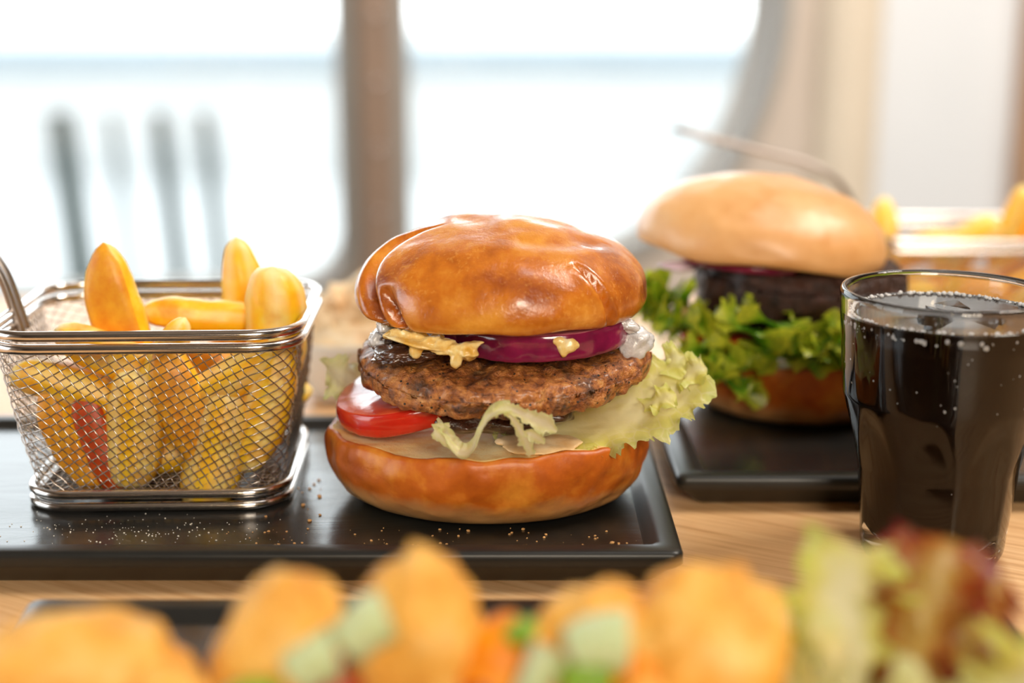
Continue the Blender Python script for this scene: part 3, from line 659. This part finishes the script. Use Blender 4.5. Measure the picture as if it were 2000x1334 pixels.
for k, (x, y, z, ox) in enumerate(FR):
    z += 0.45 if ox < -0.7 else 0.05; dx, dy = ox, -math.sqrt(max(0, 1-ox*ox)); q = rg.uniform(-0.3, 0.5)
    pth = [(x-dx*1.4, y-dy*1.4, z-0.1), (x-dx*0.5, y-dy*0.5, z+0.1), (x, y, z), (x+dx*0.7, y+dy*0.7, z+q)]
    v, f, a = leaf(pth, [0.5, 1.1, 1.3, 0.9], (-dy, dx, rg.uniform(-0.8, 0.8)), 0.48, 8.0, 0.45, 0.15, 41+k, ns=90, nt=37, power=1.4, tfreq=9)
    mk('lettuce_frill', v, f, M['frisee'], B2, True, attr=a, label='bright green curly lettuce' if k == 0 else None)
# ------------------------------------------------------------------ wire baskets (built around their own origin, base at z = 0)
def outline(w, d, r, u):
    """point on a rounded rectangle for u in [0,1): eight pieces with fixed shares so that two outlines correspond"""
    sh = np.array([0.205, 0.045, 0.205, 0.045, 0.205, 0.045, 0.205, 0.045]); cum = np.concatenate([[0], np.cumsum(sh)])
    u = np.mod(u, 1.0); k = np.clip(np.searchsorted(cum, u, side='right')-1, 0, 7); t = (u-cum[k])/sh[k]
    hx, hy = w/2, d/2
    st = {0: ((-hx+r, -hy), (hx-r, -hy)), 2: ((hx, -hy+r), (hx, hy-r)), 4: ((hx-r, hy), (-hx+r, hy)), 6: ((-hx, hy-r), (-hx, -hy+r))}
    ar = {1: (hx-r, -hy+r, -90), 3: (hx-r, hy-r, 0), 5: (-hx+r, hy-r, 90), 7: (-hx+r, -hy+r, 180)}
    x = np.zeros_like(u); y = np.zeros_like(u)
    for i in range(8):
        m = k == i
        if i % 2 == 0:
            (ax, ay), (bx, by) = st[i]; x[m] = ax+(bx-ax)*t[m]; y[m] = ay+(by-ay)*t[m]
        else:
            cx, cy, a0 = ar[i]; a = np.radians(a0+90*t[m]); x[m] = cx+r*np.cos(a); y[m] = cy+r*np.sin(a)
    return x, y
RIM_OFF = (-0.15, 0.15)
def wallpt(u, v):
    bx, by = outline(8.1, 7.2, 1.3, u); tx, ty = outline(9.8, 8.1, 1.5, u)
    tx = tx+RIM_OFF[0]; ty = ty+RIM_OFF[1]
    k = v+0.10*np.sin(v*PI)
    return np.column_stack([bx+(tx-bx)*k, by+(ty-by)*k, 0.5+5.1*v])
def railpts(w, d, r, z, off=(0, 0), n=160):
    x, y = outline(w, d, r, np.linspace(0, 1, n, endpoint=False)); return np.column_stack([x+off[0], y+off[1], np.full(n, z)])
def build_basket(label, loc, rotz, handle):
    t = thing('fry_basket', label, 'basket', loc, rotz, 'steel mesh chip baskets')
    kw = dict(parent=t, rel=False)
    for z in (5.95, 5.53):
        v, f = tube(railpts(10.0, 8.3, 1.6, z, RIM_OFF), 0.178, 12, True); mk('rim_wire', v, f, M['steel'], **kw)
    for z in (0.58, 0.16):
        v, f = tube(railpts(8.5, 7.6, 1.4, z), 0.155, 12, True); mk('base_wire', v, f, M['steel'], **kw)
    parts = []
    H = 33.5
    for n, run, ns, sg in ((96, -3.6/H, 50, 1), (56, 10.2/H, 86, -1)):
        v = np.linspace(0, 1, ns); amp = 0.026*sg*np.cos(np.arange(ns)*PI/2)
        for k in range(n):
            u = k/n+run*v; P = wallpt(u, v)
            e = 1e-3; Q = wallpt(u+e, v)-P; nn = np.column_stack([Q[:, 1], -Q[:, 0], np.zeros(ns)]); nn /= np.maximum(np.linalg.norm(nn, axis=1, keepdims=True), 1e-9)
            parts.append(tube(P+nn*(amp+0.02*sg)[:, None], 0.023, 5, False, False))
    for k in range(26):
        x = -3.9+7.8*k/25; parts.append(tube([(x, -3.45, 0.5), (x, 3.45, 0.5)], 0.03, 4, False, False))
    for k in range(23):
        y = -3.45+6.9*k/22; parts.append(tube([(-3.9, y, 0.53), (3.9, y, 0.53)], 0.03, 4, False, False))
    v, f = join(parts); mk('wire_mesh', v, f, M['wire'], kind='stuff', **kw)
    if handle: mk('handle', *handle, M['handle'], **kw)
    return t
def handle_loop(pts_a, spread, y0):
    """two parallel wires running out along pts_a (x, z) and joined by a bend at the end"""
    a = [(x, y0-spread*k, z) for (x, z), k in pts_a]; b = [(x, y0+spread*k, z) for (x, z), k in pts_a][::-1]
    xe, ze = pts_a[-1][0]
    return tube(catmull(a+b, 120), 0.16, 10)
H1 = handle_loop([((-4.85, 5.3), 1), ((-5.0, 5.9), 1), ((-5.45, 7.4), 1), ((-6.4, 8.6), 1), ((-7.8, 9.3), 1), ((-11, 10.1), 0.9), ((-13.8, 10.8), 0.6)], 0.28, -0.3)
FB = build_basket('steel mesh basket heaped with chips, on the tray left of the burger', (-11.85, 1.75, ZT), math.radians(2), H1)
BB = copy_thing(FB); BB['label'] = 'blurred mesh basket of chips on the table, behind the cola glass'
BB.location = Vector((22.3, 24.6, 0.0))*U; BB.rotation_euler = (0, 0, math.radians(-3))

# ------------------------------------------------------------------ chips
def chip_mesh(L, w, d, bend, seed, tip0=0.5, tip1=0.5):
    ns, nc = 34, 24; s = np.linspace(-1, 1, ns); ph = np.linspace(0, 2*PI, nc, endpoint=False)
    # wedge section: flat cut faces meeting in a ridge, round skin side
    cx = np.cos(ph); cy = np.sin(ph)
    sx = np.sign(cx)*np.abs(cx)**0.5; sy = np.where(cy > 0, np.abs(cy)**0.7, -np.abs(cy)**0.9)
    wid = 1-0.35*np.clip(sy, 0, 1)
    prof = np.where(s < 0, (1-np.abs(s)**3.2)**tip0, (1-np.abs(s)**3.2)**tip1); prof = np.maximum(prof, 0.02)
    v = np.stack([(w/2*sx*wid)[None, :]*prof[:, None]+bend*(s**2)[:, None], (d/2*sy)[None, :]*(prof**0.9)[:, None], np.tile((L/2*s)[:, None], (1, nc))], 2).reshape(-1, 3)
    v = v+0.05*np.stack([fbm(v*0.9+seed+5*k, 3, seed+k) for k in range(3)], 1)*1.4
    f = grid_faces(ns, nc)+[tuple(range(nc))[::-1], tuple((ns-1)*nc+i for i in range(nc))]
    mi = []
    for i in range(len(f)):
        c = i % nc if i < (ns-1)*nc else 0
        mi.append(1 if (i < (ns-1)*nc and math.sin(ph[c]+0.13) < -0.72) else 0)
    ed = np.tile(np.exp(-((ph-PI/2)/0.3)**2)+np.exp(-((ph-PI*0.06)/0.22)**2)+np.exp(-((ph-PI*0.94)/0.22)**2), (ns, 1)).ravel()*0.6+np.repeat(np.clip(np.abs(s)*5-4, 0, 1)*0.8, nc)
    return v, f, mi, np.clip(ed, 0, 1)
CH = []
for k, a in enumerate(((5.4, 1.85, 1.5, 0.25, 1, 0.5, 0.75), (4.6, 1.7, 1.4, -0.2, 2, 0.4, 0.45), (4.2, 2.1, 1.7, 0.15, 3, 0.35, 0.4), (5.0, 1.5, 1.3, 0.35, 4, 0.5, 0.6), (4.6, 1.5, 1.4, 0.1, 5, 0.4, 0.45))):
    v, f, mi, ed = chip_mesh(*a); o = mk('chip', v, f, [M['chip'], M['chip_red' if k == 4 else 'chip_skin']], None, True, mi, {'edge': ed}); CH.append(o)
used = set()
def chip(kind, c, d, spin, label, group, scale=1.0):
    """chip of one of the four shapes with its long axis along d, centre at c"""
    o = CH[kind]
    if kind in used: o = o.copy(); COL.objects.link(o)
    used.add(kind)
    q = Vector(d).to_track_quat('Z', 'Y'); o.rotation_euler = (q @ Euler((0, 0, math.radians(spin))).to_quaternion()).to_euler()
    o.location = Vector(c)*U; o.scale = (scale,)*3
    tag(o, label, 'chip', group); return o
G1 = 'chips in the front basket'; hid = 'golden chip packed among the others inside the front mesh basket'
chip(0, (-13.35, 1.2, 6.7), (-0.22, -0.02, 1), 80, 'tall pointed chip standing high above the front basket rim at its left', G1)
chip(3, (-9.65, 3.6, 6.6), (0.06, 0.02, 1), 40, 'slim pointed chip standing behind the rounded one near the basket corner', G1)
chip(2, (-7.98, 0.85, 6.5), (0.05, 0.0, 1), 100, 'broad round-topped chip in the right corner of the front basket', G1)
chip(3, (-10.6, 1.6, 6.75), (1, 0.12, -0.10), 0, 'chip lying flat just below the front basket rim, in the middle', G1, 0.85)
chip(1, (-14.75, -0.55, 4.9), (1, 0.05, -0.32), 60, 'chip with a blunt rounded end at the upper left behind the mesh', G1, 0.8)
chip(0, (-13.2, -0.15, 5.75), (1, 0.1, -0.42), 20, 'curved chip sloping down to the right under the front rim', G1, 0.8)
chip(2, (-12.45, -0.8, 3.45), (0.08, 0.05, 1), 95, 'broad upright chip in the middle left of the mesh', G1, 0.95)
chip(3, (-14.85, -0.7, 3.0), (-0.42, 0.0, 1), 80, 'chip leaning left in the lower left corner of the mesh', G1, 0.8)
chip(4, (-13.75, -0.75, 3.0), (-0.32, 0.1, 1), 115, 'chip with red-brown skin showing between two upright chips', G1, 0.85)
chip(0, (-10.75, -0.8, 4.0), (-0.42, 0.0, 1), 100, 'long chip slanting across the middle of the mesh', G1, 0.95)
chip(2, (-9.75, -0.85, 2.7), (0.25, 0.1, 1), 100, 'wide chip low behind the mesh, right of the middle', G1, 1.0)
chip(1, (-9.35, -0.55, 5.1), (0.85, 0.1, 0.5), 30, 'chip tilted up to the right under the front rim', G1, 0.85)
chip(0, (-8.1, -0.6, 4.2), (0.28, 0.15, 1), 85, 'tall chip against the right end of the mesh', G1, 0.9)
chip(3, (-11.6, -0.5, 5.5), (0.5, 0.1, 0.8), 140, 'chip rising to the right below the middle of the rim', G1, 0.75)
for k, (c, d) in enumerate((((-11.6, 0.6, 2.2), (1, 0.2, 0.1)), ((-14.2, 1.5, 2.6), (0.3, 1, 0.2)), ((-12.4, 2.4, 3.0), (1, -0.3, 0.3)), ((-9.6, 1.2, 3.4), (0.2, 1, 0.3)), ((-9.4, 3.2, 3.0), (1, 0.3, 0.2)),
                            ((-12.6, 1.6, 4.3), (1, 0.5, 0.1)), ((-10.6, 2.8, 4.6), (0.6, 1, 0.0)), ((-14.2, 3.3, 3.2), (0.1, 0.6, 1)), ((-8.6, 3.9, 3.6), (0.3, 0.1, 1)), ((-12.0, 4.0, 2.6), (1, 0.1, 0.4)))):
    chip(k % 4, c, d, 37*k, hid, G1, 0.85)
G2 = 'chips in the rear basket'
BCH = [((17.9, 22.9, 5.4), (0.2, 0.1, 1), 'chip standing at the left corner of the rear basket, behind the bun'), ((20.2, 23.2, 5.2), (1, 0.1, 0.3), 'pale chip lying at the rear basket rim, left of the middle'),
       ((22.3, 22.8, 5.4), (0.7, 0, 0.5), 'whitish chip leaning in the middle of the rear basket'), ((24.4, 23.0, 6.2), (0.3, 0, 1), 'deep yellow pointed chip standing above the rear basket rim'),
       ((25.6, 23.4, 5.8), (0.8, 0, 0.6), 'yellow chip sloping up at the right end of the rear basket')]
for k, (c, d, lb) in enumerate(BCH): chip(k % 4, c, d, 50*k, lb, G2, 0.9)
for k in range(16):
    chip(k % 4, (18.9+1.9*(k % 4)+0.3*(k // 4 % 2), 22.2+1.5*(k//8)+0.2*(k % 3), 1.7+1.35*((k//4) % 2)+0.4*(k % 2)), (1, 0.25*(k % 3-1), 0.5*(k % 2)), 40*k, 'golden chip packed among the others inside the rear mesh basket', G2, 0.85)

# ------------------------------------------------------------------ small bowl of slaw
bw = thing('dip_bowl', 'small white bowl behind the front tray, between basket and burger', 'bowl', (-7.2, 15.2, 0))
v, f, T, R = lathe([(0.001, 0), (1.3, 0.0), (1.5, 0.08), (1.75, 0.5), (2.15, 1.6), (2.45, 2.75), (2.42, 2.85), (2.32, 2.82), (2.05, 1.7), (1.6, 0.6), (0.001, 0.4)], 64)
mk('bowl_body', v*np.array([1.1, 1.1, 1])+np.array([-7.2, 15.2, 0]), f, M['ceramic'], bw)
parts = [blob((-7.2, 15.2, 2.3), (2.2, 2.2, 1.3), (0, 0, 0), 0.18, 1.4, 3, 4), blob((-6.9, 15.3, 3.7), (1.3, 1.2, 1.5), (0, 12, 0), 0.22, 1.4, 5, 4), blob((-6.4, 15.2, 4.7), (0.7, 0.7, 1.0), (0, 8, 0), 0.2, 1.3, 7, 4),
         blob((-8.2, 14.7, 3.3), (0.9, 0.9, 0.9), (0, -20, 0), 0.25, 1.4, 9, 4), blob((-7.7, 15.0, 4.2), (0.7, 0.8, 0.8), (0, -20, 0), 0.25, 1.4, 11, 4)]
v, f = join(parts); o = mk('slaw_mound', v, f, M['slaw'], None, origin=(-7.2, 15.2, 0.5)); tag(o, 'pale cream slaw heaped in the small white bowl', 'slaw')

# ------------------------------------------------------------------ cola glass
GX, GY = 13.5, -3.0
gl = thing('cola_glass', 'faceted tumbler of dark cola with ice, at the right on the bare table', 'glass', (GX, GY, 0))
def wall_out(z):
    return np.interp(z, [0, 0.25, 0.8, 3.0, 4.6, 5.3, 6.2, 8.5, 8.62], [2.16, 2.28, 2.32, 2.54, 2.88, 3.05, 3.13, 3.30, 3.24])
zz = np.concatenate([np.linspace(0.0, 0.3, 5), np.linspace(0.5, 6.4, 60), np.linspace(6.6, 8.5, 14), [8.58, 8.62]])
n = 200; th = np.linspace(0, 2*PI, n, endpoint=False)
rows = [np.column_stack([np.full(n, 0.001)*np.cos(th), 0.001*np.sin(th), np.zeros(n)+0.25]), np.column_stack([1.85*np.cos(th), 1.85*np.sin(th), np.full(n, 0.18)]), np.column_stack([2.02*np.cos(th), 2.02*np.sin(th), np.full(n, 0.0)])]
NF = 9
for z in zz:
    r = wall_out(z); a = np.mod(th+0.2, 2*PI/NF)-PI/NF                 # angle from the middle of its facet
    top = 5.3-2.2*(np.abs(a)/(PI/NF))**2.2                              # arched facet top
    depth = np.clip((top-z)/0.9, 0, 1); depth = depth*depth*(3-2*depth)
    flat = 0.55*r*math.cos(PI/NF)/np.cos(a)+0.455*r
    rr = r*(1-depth)+np.minimum(r, flat)*depth
    rows.append(np.column_stack([rr*np.cos(th), rr*np.sin(th), np.full(n, z)]))
def rin(z): return np.interp(z, [0.5, 0.9, 1.6, 3.0, 4.6, 5.3, 6.2, 8.6], [1.25, 1.66, 1.90, 2.12, 2.48, 2.76, 2.90, 3.08])
for z in (8.62, 8.55, 8.4, 8.0, 7.0, 6.0, 5.0, 4.0, 3.0, 2.0, 1.5, 1.1, 0.8, 0.58):
    r = rin(z)+(0.06 if z > 8.6 else 0); rows.append(np.column_stack([r*np.cos(th), r*np.sin(th), np.full(n, z)]))
rows.append(np.column_stack([0.001*np.cos(th), 0.001*np.sin(th), np.full(n, 0.5)]))
v = np.concatenate(rows)+np.array([GX, GY, 0]); mk('tumbler', v, grid_faces(len(rows), n), M['glass'], gl)
LZ = 7.85
cr = [(0.001, 0.53)]+[(rin(z)+0.015, z) for z in (0.60, 0.8, 1.1, 1.5, 2, 3, 4, 5, 6, 7, LZ)]+[(rin(LZ)-0.04, LZ+0.06), (rin(LZ)-0.14, LZ+0.0), (rin(LZ)-0.3, LZ-0.02), (1.0, LZ-0.02), (0.001, LZ-0.02)]
v, f, T, R = lathe(cr, 120); mk('cola', v+np.array([GX, GY, 0]), f, [M['cola_side'], M['cola']], gl, True, [1 if i//120 >= 11 else 0 for i in range(len(f))])
bv, bf = ico(1); bb = []; rb = random.Random(3)
for k in range(300):                                                    # ring of froth bubbles at the surface
    a = rb.uniform(0, 2*PI); r = rb.choice((0.03, 0.035, 0.05, 0.06, 0.08)); q = rin(LZ)-r-abs(rb.gauss(0, 0.04)); z = LZ+rb.uniform(-0.02, 0.07)
    bb.append((bv*r+np.array([GX+q*math.cos(a), GY+q*math.sin(a), z]), bf))
v, f = join(bb); mk('froth', v, f, M['bubble'], gl, kind='stuff')
bb = []; bv, bf = ico(2)
for k in range(150):                                                    # bubbles clinging to the wall below the surface
    a = rb.uniform(PI*0.85, PI*2.1); z = LZ-0.12-abs(rb.gauss(0, 0.12)) if k < 60 else LZ-rb.uniform(0.3, 6.0)*rb.random()**0.7
    r = rb.choice((0.04, 0.06, 0.09)) if k < 60 else rb.choice((0.02, 0.028, 0.04)); q = rin(z)-r*0.5
    bb.append((bv*np.array([r, r, r*1.2])+np.array([GX+q*math.cos(a), GY+q*math.sin(a), z]), bf))
v, f = join(bb); mk('bubbles', v, f, M['bubble'], gl, kind='stuff')
def ice(c, s, e, label):
    bm = bmesh.new(); bmesh.ops.create_cube(bm, size=1.0)
    bmesh.ops.bevel(bm, geom=bm.edges[:], offset=0.14, segments=4, affect='EDGES'); bmesh.ops.subdivide_edges(bm, edges=bm.edges[:], cuts=1)
    bm.verts.index_update(); v = np.array([p.co[:] for p in bm.verts]); f = [tuple(p.index for p in q.verts) for q in bm.faces]; bm.free()
    v = v*np.array(s)+0.05*np.stack([fbm(v*2+7*k+s[0], 2, k) for k in range(3)], 1)
    o = mk('ice_cube', rot(v, *e)+np.array(c), f, M['ice'], None, origin=c); tag(o, label, 'ice', 'ice cubes in the cola')
ice((GX-0.25, GY-0.3, LZ-0.45), (1.5, 1.3, 1.1), (8, 14, 25), 'ice cube floating at the left of the cola surface')
ice((GX+1.25, GY-0.1, LZ-0.5), (1.5, 1.4, 1.2), (-10, 6, 50), 'frosted ice cube at the right of the cola surface')
ice((GX+0.5, GY+1.2, LZ-0.55), (1.3, 1.3, 1.1), (5, -9, 10), 'ice cube at the back of the cola surface')

# ------------------------------------------------------------------ nuggets, scallions and salad in front
def solo(name, vf, mat, label, cat, group=None, attr=None, origin=None, mi=None):
    v, f = vf[0], vf[1]; c = origin or tuple(np.asarray(v).mean(0))
    o = mk(name, v, f, mat, None, True, mi, attr, origin=c); return tag(o, label, cat, group)
GN = 'breaded nuggets on the front tray'
def nug(c, r, e, seed, label):
    v, f = blob(c, r, e, 0.12, 0.9, seed, 5, 4, 0.86); v[:, 2] = np.maximum(v[:, 2], ZT+0.01); solo('nugget', (v, f), M['nugget'], label, 'nugget', GN, origin=(c[0], c[1], ZT))
nug((-8.7, -20.42, 3.22), (2.6, 1.30, 2.34), (0, 5, 12), 3, 'plump golden nugget at the far left of the front tray')
nug((-4.85, -19.81, 3.69), (1.39, 1.17, 2.74), (0, 15, -10), 5, 'leaning nugget under the scallion, second from the left')
nug((-1.87, -19.55, 3.84), (1.34, 1.04, 2.90), (0, -3, 0), 8, 'tallest nugget, standing upright in the middle of the row')
nug((1.52, -19.55, 3.51), (1.35, 1.04, 2.56), (0, 4, 0), 11, 'nugget topped with a pale scallion ring, right of the tallest')
nug((3.65, -19.81, 3.67), (1.85, 1.30, 2.72), (0, 11, 0), 14, 'big orange-brown nugget beside the salad')
nug((-6.61, -21.29, 2.95), (1.22, 1.04, 1.99), (0, 0, 30), 17, 'low nugget tucked between the two at the left')
nug((2.7, -21.29, 2.82), (1.39, 1.04, 1.85), (0, 0, 10), 21, 'low nugget tucked in front of the big orange-brown one')
solo('carrot_piece', blob((-0.15, -19.9, 3.95), (1.15, 0.8, 1.5), (0, 14, 0), 0.12, 0.8, 4, 4), M['glaze'], 'bright orange glazed piece right of the tallest nugget', 'carrot', 'orange pieces between the nuggets')
solo('carrot_piece', blob((2.45, -20.3, 4.1), (0.85, 0.7, 0.9), (0, -5, 0), 0.12, 0.8, 6, 4), M['glaze'], 'bright orange glazed piece left of the big nugget', 'carrot', 'orange pieces between the nuggets')
solo('chilli_piece', blob((-0.57, -20.42, 4.03), (0.43, 0.35, 0.52), (0, 0, 0), 0.15, 0.9, 9, 3), M['chili'], 'red chilli piece below the bright orange one', 'chilli', 'red chilli pieces')
solo('chilli_piece', blob((-3.35, -20.68, 4.03), (0.61, 0.43, 0.7), (0, 0, 0), 0.15, 0.9, 10, 3), M['chili'], 'red chilli piece left of the tallest nugget', 'chilli', 'red chilli pieces')
solo('onion_piece', blob((2.74, -20.07, 5.33), (0.43, 0.26, 0.26), (0, 10, 0), 0.2, 1, 12, 3), M['pale_onion'], 'pale lilac onion bit above the orange piece', 'onion')
GS = 'scallion pieces on the nuggets'
def scallion(p0, p1, r0, r1, mat, label, seed):
    """hollow cut piece of spring onion"""
    P = catmull([p0, (np.array(p0)+np.array(p1))/2+np.array([0, 0, 0.12]), p1], 14)
    a = tube(P, np.linspace(r0, r1, 14), 28, False, False); b = tube(P, np.linspace(r0*0.72, r1*0.72, 14), 28, False, False)
    v, f = join([a, (b[0], [q[::-1] for q in b[1]])]); n = len(a[0])
    for e in (0, 13*28):
        f += [(e+i, e+(i+1) % 28, n+e+(i+1) % 28, n+e+i) for i in range(28)]
    v = v+0.05*np.stack([fbm(v*1.2+k*5+seed, 2, seed+k) for k in range(3)], 1)
    ed = np.concatenate([np.full(n, 0.7), np.full(n, 0.2)]); solo('scallion_piece', (v, f), mat, label, 'scallion', GS, {'edge': ed})
scallion((-2.39, -20.55, 5.86), (-3.22, -20.77, 5.33), 0.54, 0.48, M['scallion_white'], 'pale scallion piece highest up, against the tallest nugget', 1)
scallion((-3.39, -20.94, 5.2), (-4.13, -21.12, 4.81), 0.52, 0.43, M['scallion_white'], 'pale scallion piece just below the highest one', 2)
scallion((-4.44, -21.55, 4.46), (-5.66, -21.64, 4.2), 0.48, 0.43, M['scallion_green'], 'yellow-green scallion piece low on the leaning nugget', 3)
scallion((1.22, -20.73, 5.16), (2.26, -20.81, 5.42), 0.48, 0.59, M['scallion_white'], 'large pale scallion ring on the nugget right of the middle', 4)
scallion((0.7, -20.94, 5.33), (0.17, -21.21, 3.94), 0.35, 0.30, M['scallion_white'], 'curved pale scallion strip hanging beside the large ring', 5)
scallion((1.0, -21.12, 4.68), (1.83, -21.12, 4.64), 0.33, 0.30, M['scallion_green'], 'bright green scallion piece under the large pale ring', 6)
scallion((0.0, -20.42, 5.33), (0.48, -20.51, 5.46), 0.23, 0.26, M['scallion_green'], 'small green scallion piece left of the large pale ring', 7)
GL = 'salad leaves on the front tray'
def sleaf(path, w, side, mat, label, seed, ruffle=0.4, freq=3.6, teeth=0.3, cup=0.25):
    v, f, a = leaf(path, w, side, ruffle, freq, teeth, cup, seed, ns=120, nt=45, power=1.5, tfreq=6)
    v[:, 2] = np.maximum(v[:, 2], ZT+0.02); solo('salad_leaf', (v, f), mat, label, 'lettuce', GL, a, origin=(path[0][0], path[0][1], ZT))
sleaf([(7.13, -19.9, 1.1), (6.96, -19.2, 4.55), (6.87, -18.68, 5.59), (7.13, -18.51, 6.42)], [0.43, 0.96, 1.3, 0.78], (1, 0.15, 0), M['salad'], 'tall yellow-green salad leaf standing before the cola glass', 3)
sleaf([(8.09, -19.55, 1.1), (8.44, -18.86, 4.55), (8.79, -18.33, 5.51), (9.22, -18.07, 6.42)], [0.43, 1.04, 1.22, 0.78], (1, -0.2, -0.35), M['red_salad'], 'dark red tipped salad leaf before the cola glass', 5, 0.55, 3.2)
sleaf([(9.22, -19.38, 1.1), (9.57, -18.68, 4.03), (9.92, -18.16, 4.9), (10.44, -17.81, 5.51)], [0.35, 0.87, 0.96, 0.52], (1, -0.2, -0.5), M['red_salad'], 'smaller red salad leaf at the right of the bigger red one', 7)
sleaf([(5.22, -20.6, 1.1), (5.74, -20.68, 4.12), (6.26, -20.6, 4.64), (6.61, -20.34, 5.07)], [0.43, 0.96, 1.13, 0.78], (0.5, 0.9, -0.1), M['lettuce_white'], 'whitish salad leaf beside the big orange-brown nugget', 9)
sleaf([(8.87, -20.94, 1.1), (9.57, -20.94, 3.77), (10.35, -20.77, 4.38), (10.96, -20.42, 5.16)], [0.43, 1.04, 1.3, 0.96], (-0.3, 0.9, 0.3), M['salad'], 'pale green salad leaf in the right corner of the front tray', 11)
sleaf([(7.22, -21.64, 1.1), (7.83, -21.55, 3.68), (8.53, -21.29, 4.03), (9.22, -21.12, 4.38)], [0.43, 1.04, 1.22, 0.78], (0.2, 0.9, 0.1), M['lettuce_white'], 'cream salad leaf lying flat in front of the red leaf', 13)
sleaf([(5.48, -19.38, 1.1), (5.66, -18.94, 4.03), (5.74, -18.59, 4.72), (5.83, -18.42, 5.16)], [0.35, 0.7, 0.78, 0.43], (1, 0.2, 0), M['salad'], 'small frilled salad leaf right behind the big nugget', 15, 0.3, 5)

# ------------------------------------------------------------------ crumbs and salt on the front tray
def scatter(n, fx, fy, sizes, seed):
    r = random.Random(seed); bv, bf = ico(1); out = []
    for k in range(n):
        s = r.choice(sizes)*r.uniform(0.7, 1.3); v = bv*np.array([s, s*r.uniform(0.6, 1.0), s*0.7])*(1+0.25*np.array([r.uniform(-1, 1) for _ in bv])[:, None])
        out.append((v+np.array([fx(r), fy(r), ZT+s*0.4]), bf))
    return join(out)
M['salt'] = plain('salt', (0.85, 0.78, 0.66), 0.4, 0.05, 2.0)
M['breadcrumb'] = plain('bread_crumb', (0.62, 0.33, 0.12), 0.7, 0.3, 1.0)
v, f = scatter(150, lambda r: max(-16, min(-6.6, r.gauss(-11.9, 2.0))), lambda r: -3.9+r.gauss(0, 0.75), (0.012, 0.018, 0.026), 3)
o = mk('salt_crumbs', v, f, M['salt'], None, origin=(-11, -4, ZT)); tag(o, 'white salt grains sprinkled on the tray before the basket', 'salt', kind='stuff')
v, f = scatter(75, lambda r: r.uniform(-9, 4.0), lambda r: r.uniform(-5.1, -3.6), (0.015, 0.025, 0.04, 0.06), 5)
v2, f2 = scatter(14, lambda r: r.uniform(-8.0, -6.2), lambda r: r.uniform(-4.5, 1.0), (0.03, 0.05, 0.07), 8)
v, f = join([(v, f), (v2, f2)])
o = mk('bread_crumbs', v, f, M['breadcrumb'], None, origin=(-2, -4, ZT)); tag(o, 'brown bread crumbs scattered on the tray around the burger', 'crumbs', kind='stuff')
